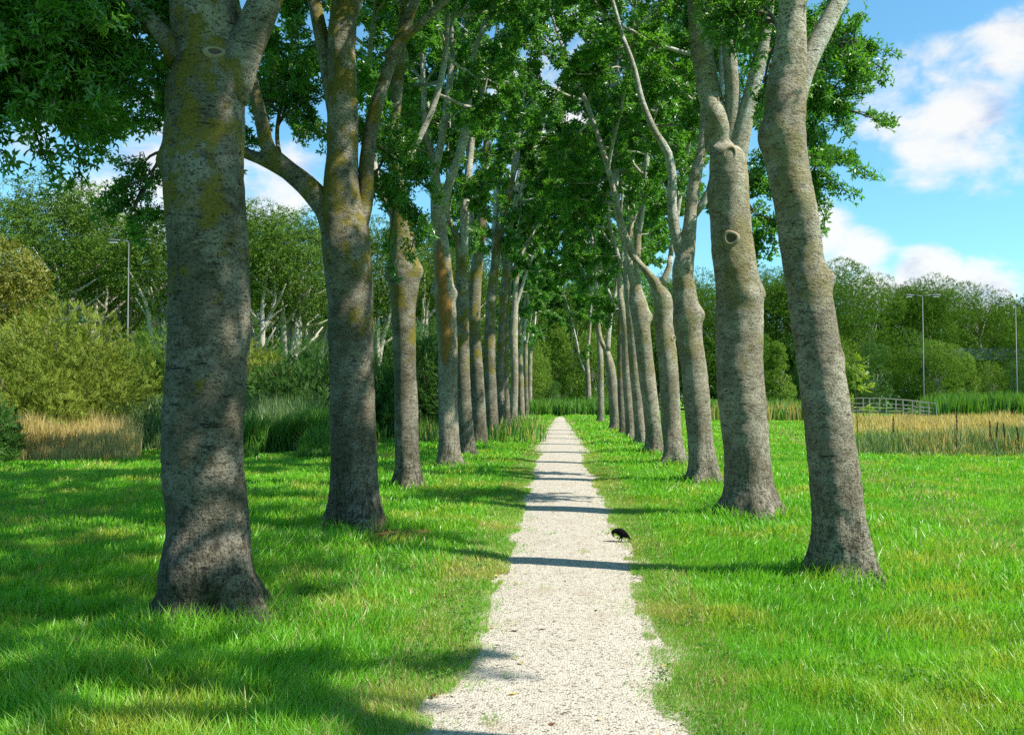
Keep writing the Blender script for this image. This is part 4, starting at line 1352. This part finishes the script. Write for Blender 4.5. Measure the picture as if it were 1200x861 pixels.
# ------------------------------------------------------------------ crow
cy = 10.55
crow = thing('crow', 'black crow bending down to peck at the edge of the gravel path', 'bird', (gx(725, cy), cy, .012))
crow.scale = (1.04, 1.04, 1.04)
def loft(mb, pts, rx, ry, seg=16, mi=0):
    """Tube with elliptical sections: ry across (y), rx in the x-z plane."""
    P, a_ = resample(pts, rx, .008)
    _, b_ = resample(pts, ry, .008)
    t = unit(np.gradient(P, axis=0))
    s = np.tile([0, 1.0, 0], (len(P), 1))
    u = unit(np.cross(t, s))
    an = np.linspace(0, 2 * PI, seg, endpoint=False)
    V = (P[:, None] + u[:, None] * np.cos(an)[None, :, None] * a_[:, None, None] + s[:, None] * np.sin(an)[None, :, None] * b_[:, None, None]).reshape(-1, 3)
    k = len(P)
    V = np.vstack([V, P[:1], P[-1:]])
    q = [[i * seg + j, i * seg + (j + 1) % seg, (i + 1) * seg + (j + 1) % seg, (i + 1) * seg + j] for i in range(k - 1) for j in range(seg)]
    tt = [[k * seg, (j + 1) % seg, j] for j in range(seg)] + [[k * seg + 1, (k - 1) * seg + j, (k - 1) * seg + (j + 1) % seg] for j in range(seg)]
    mb.add(V, q, tt, mi)
mb = MB()
loft(mb, [[-.064, 0, .083], [-.066, 0, .094], [-.061, 0, .108], [-.042, 0, .120], [-.012, 0, .118], [.03, 0, .103], [.07, 0, .078], [.10, 0, .055], [.118, 0, .040]],
     [.006, .016, .021, .023, .034, .043, .034, .018, .006], [.006, .015, .019, .022, .036, .044, .035, .018, .008])
body = mb.build('body', [BLACK], crow)
mb = MB()
loft(mb, [[-.065, 0, .090], [-.060, 0, .074], [-.053, 0, .060], [-.046, 0, .048]], [.008, .0072, .005, .001], [.007, .006, .004, .001], 10)
mb.build('beak', [plain('beak_black', (.006, .006, .006), .4, .2, .2, 30)], crow)
for s in (-1, 1):
    mb = MB()
    loft(mb, [[-.012, s * .034, .122], [.02, s * .042, .112], [.06, s * .036, .088], [.10, s * .022, .058], [.145, s * .010, .022]], [.012, .030, .030, .018, .003], [.006, .009, .009, .006, .002], 12)
    mb.build('wing', [BLACK], crow)
mb = MB()
for k, (dy, dx) in enumerate(((-.016, .0), (-.006, .008), (.006, .008), (.016, .0))):
    loft(mb, [[.09, dy * .4, .054], [.12, dy * .8, .030], [.152 + dx, dy * 1.3, .000 + .004 * (k % 2)]], [.006, .006, .003], [.008, .010, .006], 8)
mb.build('tail', [BLACK], crow)
for s in (-1, 1):
    mb = MB()
    bxx = .012 if s < 0 else -.002
    mb.tube([[.032, s * .018, .075], [.026 + bxx * .4, s * .02, .045], [.012 + bxx, s * .02, .020], [.004 + bxx, s * .02, .002]], [.013, .009, .0042, .0040], 8)
    for ang in (170, 200, 140, 0):
        e = np.array([math.cos(R(ang)) * .024, math.sin(R(ang)) * .024, 0])
        mb.tube([[.004 + bxx, s * .02, .004], np.array([.004 + bxx, s * .02, .003]) + e * .6, np.array([.004 + bxx, s * .02, .000]) + e], [.0035, .003, .0015], 6)
    mb.build('leg', [BLACK], crow)
crow.rotation_euler = (0, 0, R(12))

# ------------------------------------------------------------------ light, sky
SUN_EL, SUN_BACK = 48.0, 17.0
sun_dir = np.array([math.cos(R(SUN_EL)) * math.cos(R(SUN_BACK)), -math.cos(R(SUN_EL)) * math.sin(R(SUN_BACK)), math.sin(R(SUN_EL))])
sd = bpy.data.lights.new('sun', 'SUN')
sd.energy = 5.0
sd.angle = R(.53)
sd.color = (1.0, .945, .86)
so = bpy.data.objects.new('sun', sd)
COL.objects.link(so)
so.rotation_euler = Vector(-sun_dir).to_track_quat('-Z', 'Y').to_euler()
so.location = (30, -10, 40)

wd = bpy.data.worlds.new('World')
scene.world = wd
wd.use_nodes = True
g = NT(wd.node_tree)
sky = g.n('ShaderNodeTexSky', None, sky_type='NISHITA', sun_disc=False, sun_elevation=R(SUN_EL), sun_rotation=R(90 + SUN_BACK), altitude=0, air_density=1.0, dust_density=.6, ozone_density=1.6)
skyc = g.mix(1.0, sky.outputs[0], (.80, 1.34, 1.40, 1), 'MULTIPLY')
tcw = g.n('ShaderNodeTexCoord').outputs['Generated']
# clouds: soft banks in fixed directions of the sky, broken up by noise
bias = None
for px, py, rad, amp in [(1130, 150, 7.5, 1.0), (1040, 125, 5.0, .85), (1190, 60, 4.5, .9), (1090, 338, 3.6, 1.6), (1150, 350, 3.6, 1.6), (1020, 345, 3.0, 1.3), (955, 275, 4.2, .95), (1000, 300, 3.4, .9), (210, 205, 9, 1.0), (130, 235, 5, 1.15), (330, 215, 5, .9), (60, 120, 7, .7), (700, 120, 12, .8), (1600, 150, 20, .8), (-600, 150, 20, .8)]:
    d = ray(px, py)
    dist = g.n('ShaderNodeVectorMath', {0: tcw, 1: tuple(d)}, operation='DISTANCE').outputs['Value']
    k = g.ramp(dist, R(rad), 0.0, 0.0, amp, True)
    bias = k if bias is None else g.math('MAXIMUM', bias, k)
mp = g.mapping(tcw, (1, 1, 1.7), (.3, .7, .1))
nz = g.noise(mp, 13.0, 8, .56, 2.1, .25)
cl = g.math('ADD', g.math('MULTIPLY', bias, .42), nz)
mask = g.ramp(cl, .62, .95)
shade = g.noise(g.mapping(tcw, (1, 1, 1.7), (.31, .69, .125)), 11.0, 6, .55)
ccol = g.mix(g.ramp(shade, .28, .48), (3.3, 3.9, 5.3, 1), (6.4, 6.3, 6.1, 1))
final = g.mix(g.math('MULTIPLY', mask, .92), skyc, ccol)
bg = g.n('ShaderNodeBackground', {'Color': final, 'Strength': .08})
wo = g.n('ShaderNodeOutputWorld')
g.t.links.new(bg.outputs[0], wo.inputs[0])

scene.view_settings.view_transform = 'Standard'
scene.view_settings.look = 'None'
scene.view_settings.exposure = 1.0
scene.view_settings.gamma = 1.0
scene.view_settings.use_curve_mapping = False
scene.render.engine = 'CYCLES'
cy_ = scene.cycles
cy_.max_bounces = 8
cy_.diffuse_bounces = 4
cy_.glossy_bounces = 2
cy_.transmission_bounces = 4
cy_.use_denoising = False
cy_.use_adaptive_sampling = True
cy_.adaptive_threshold = .01
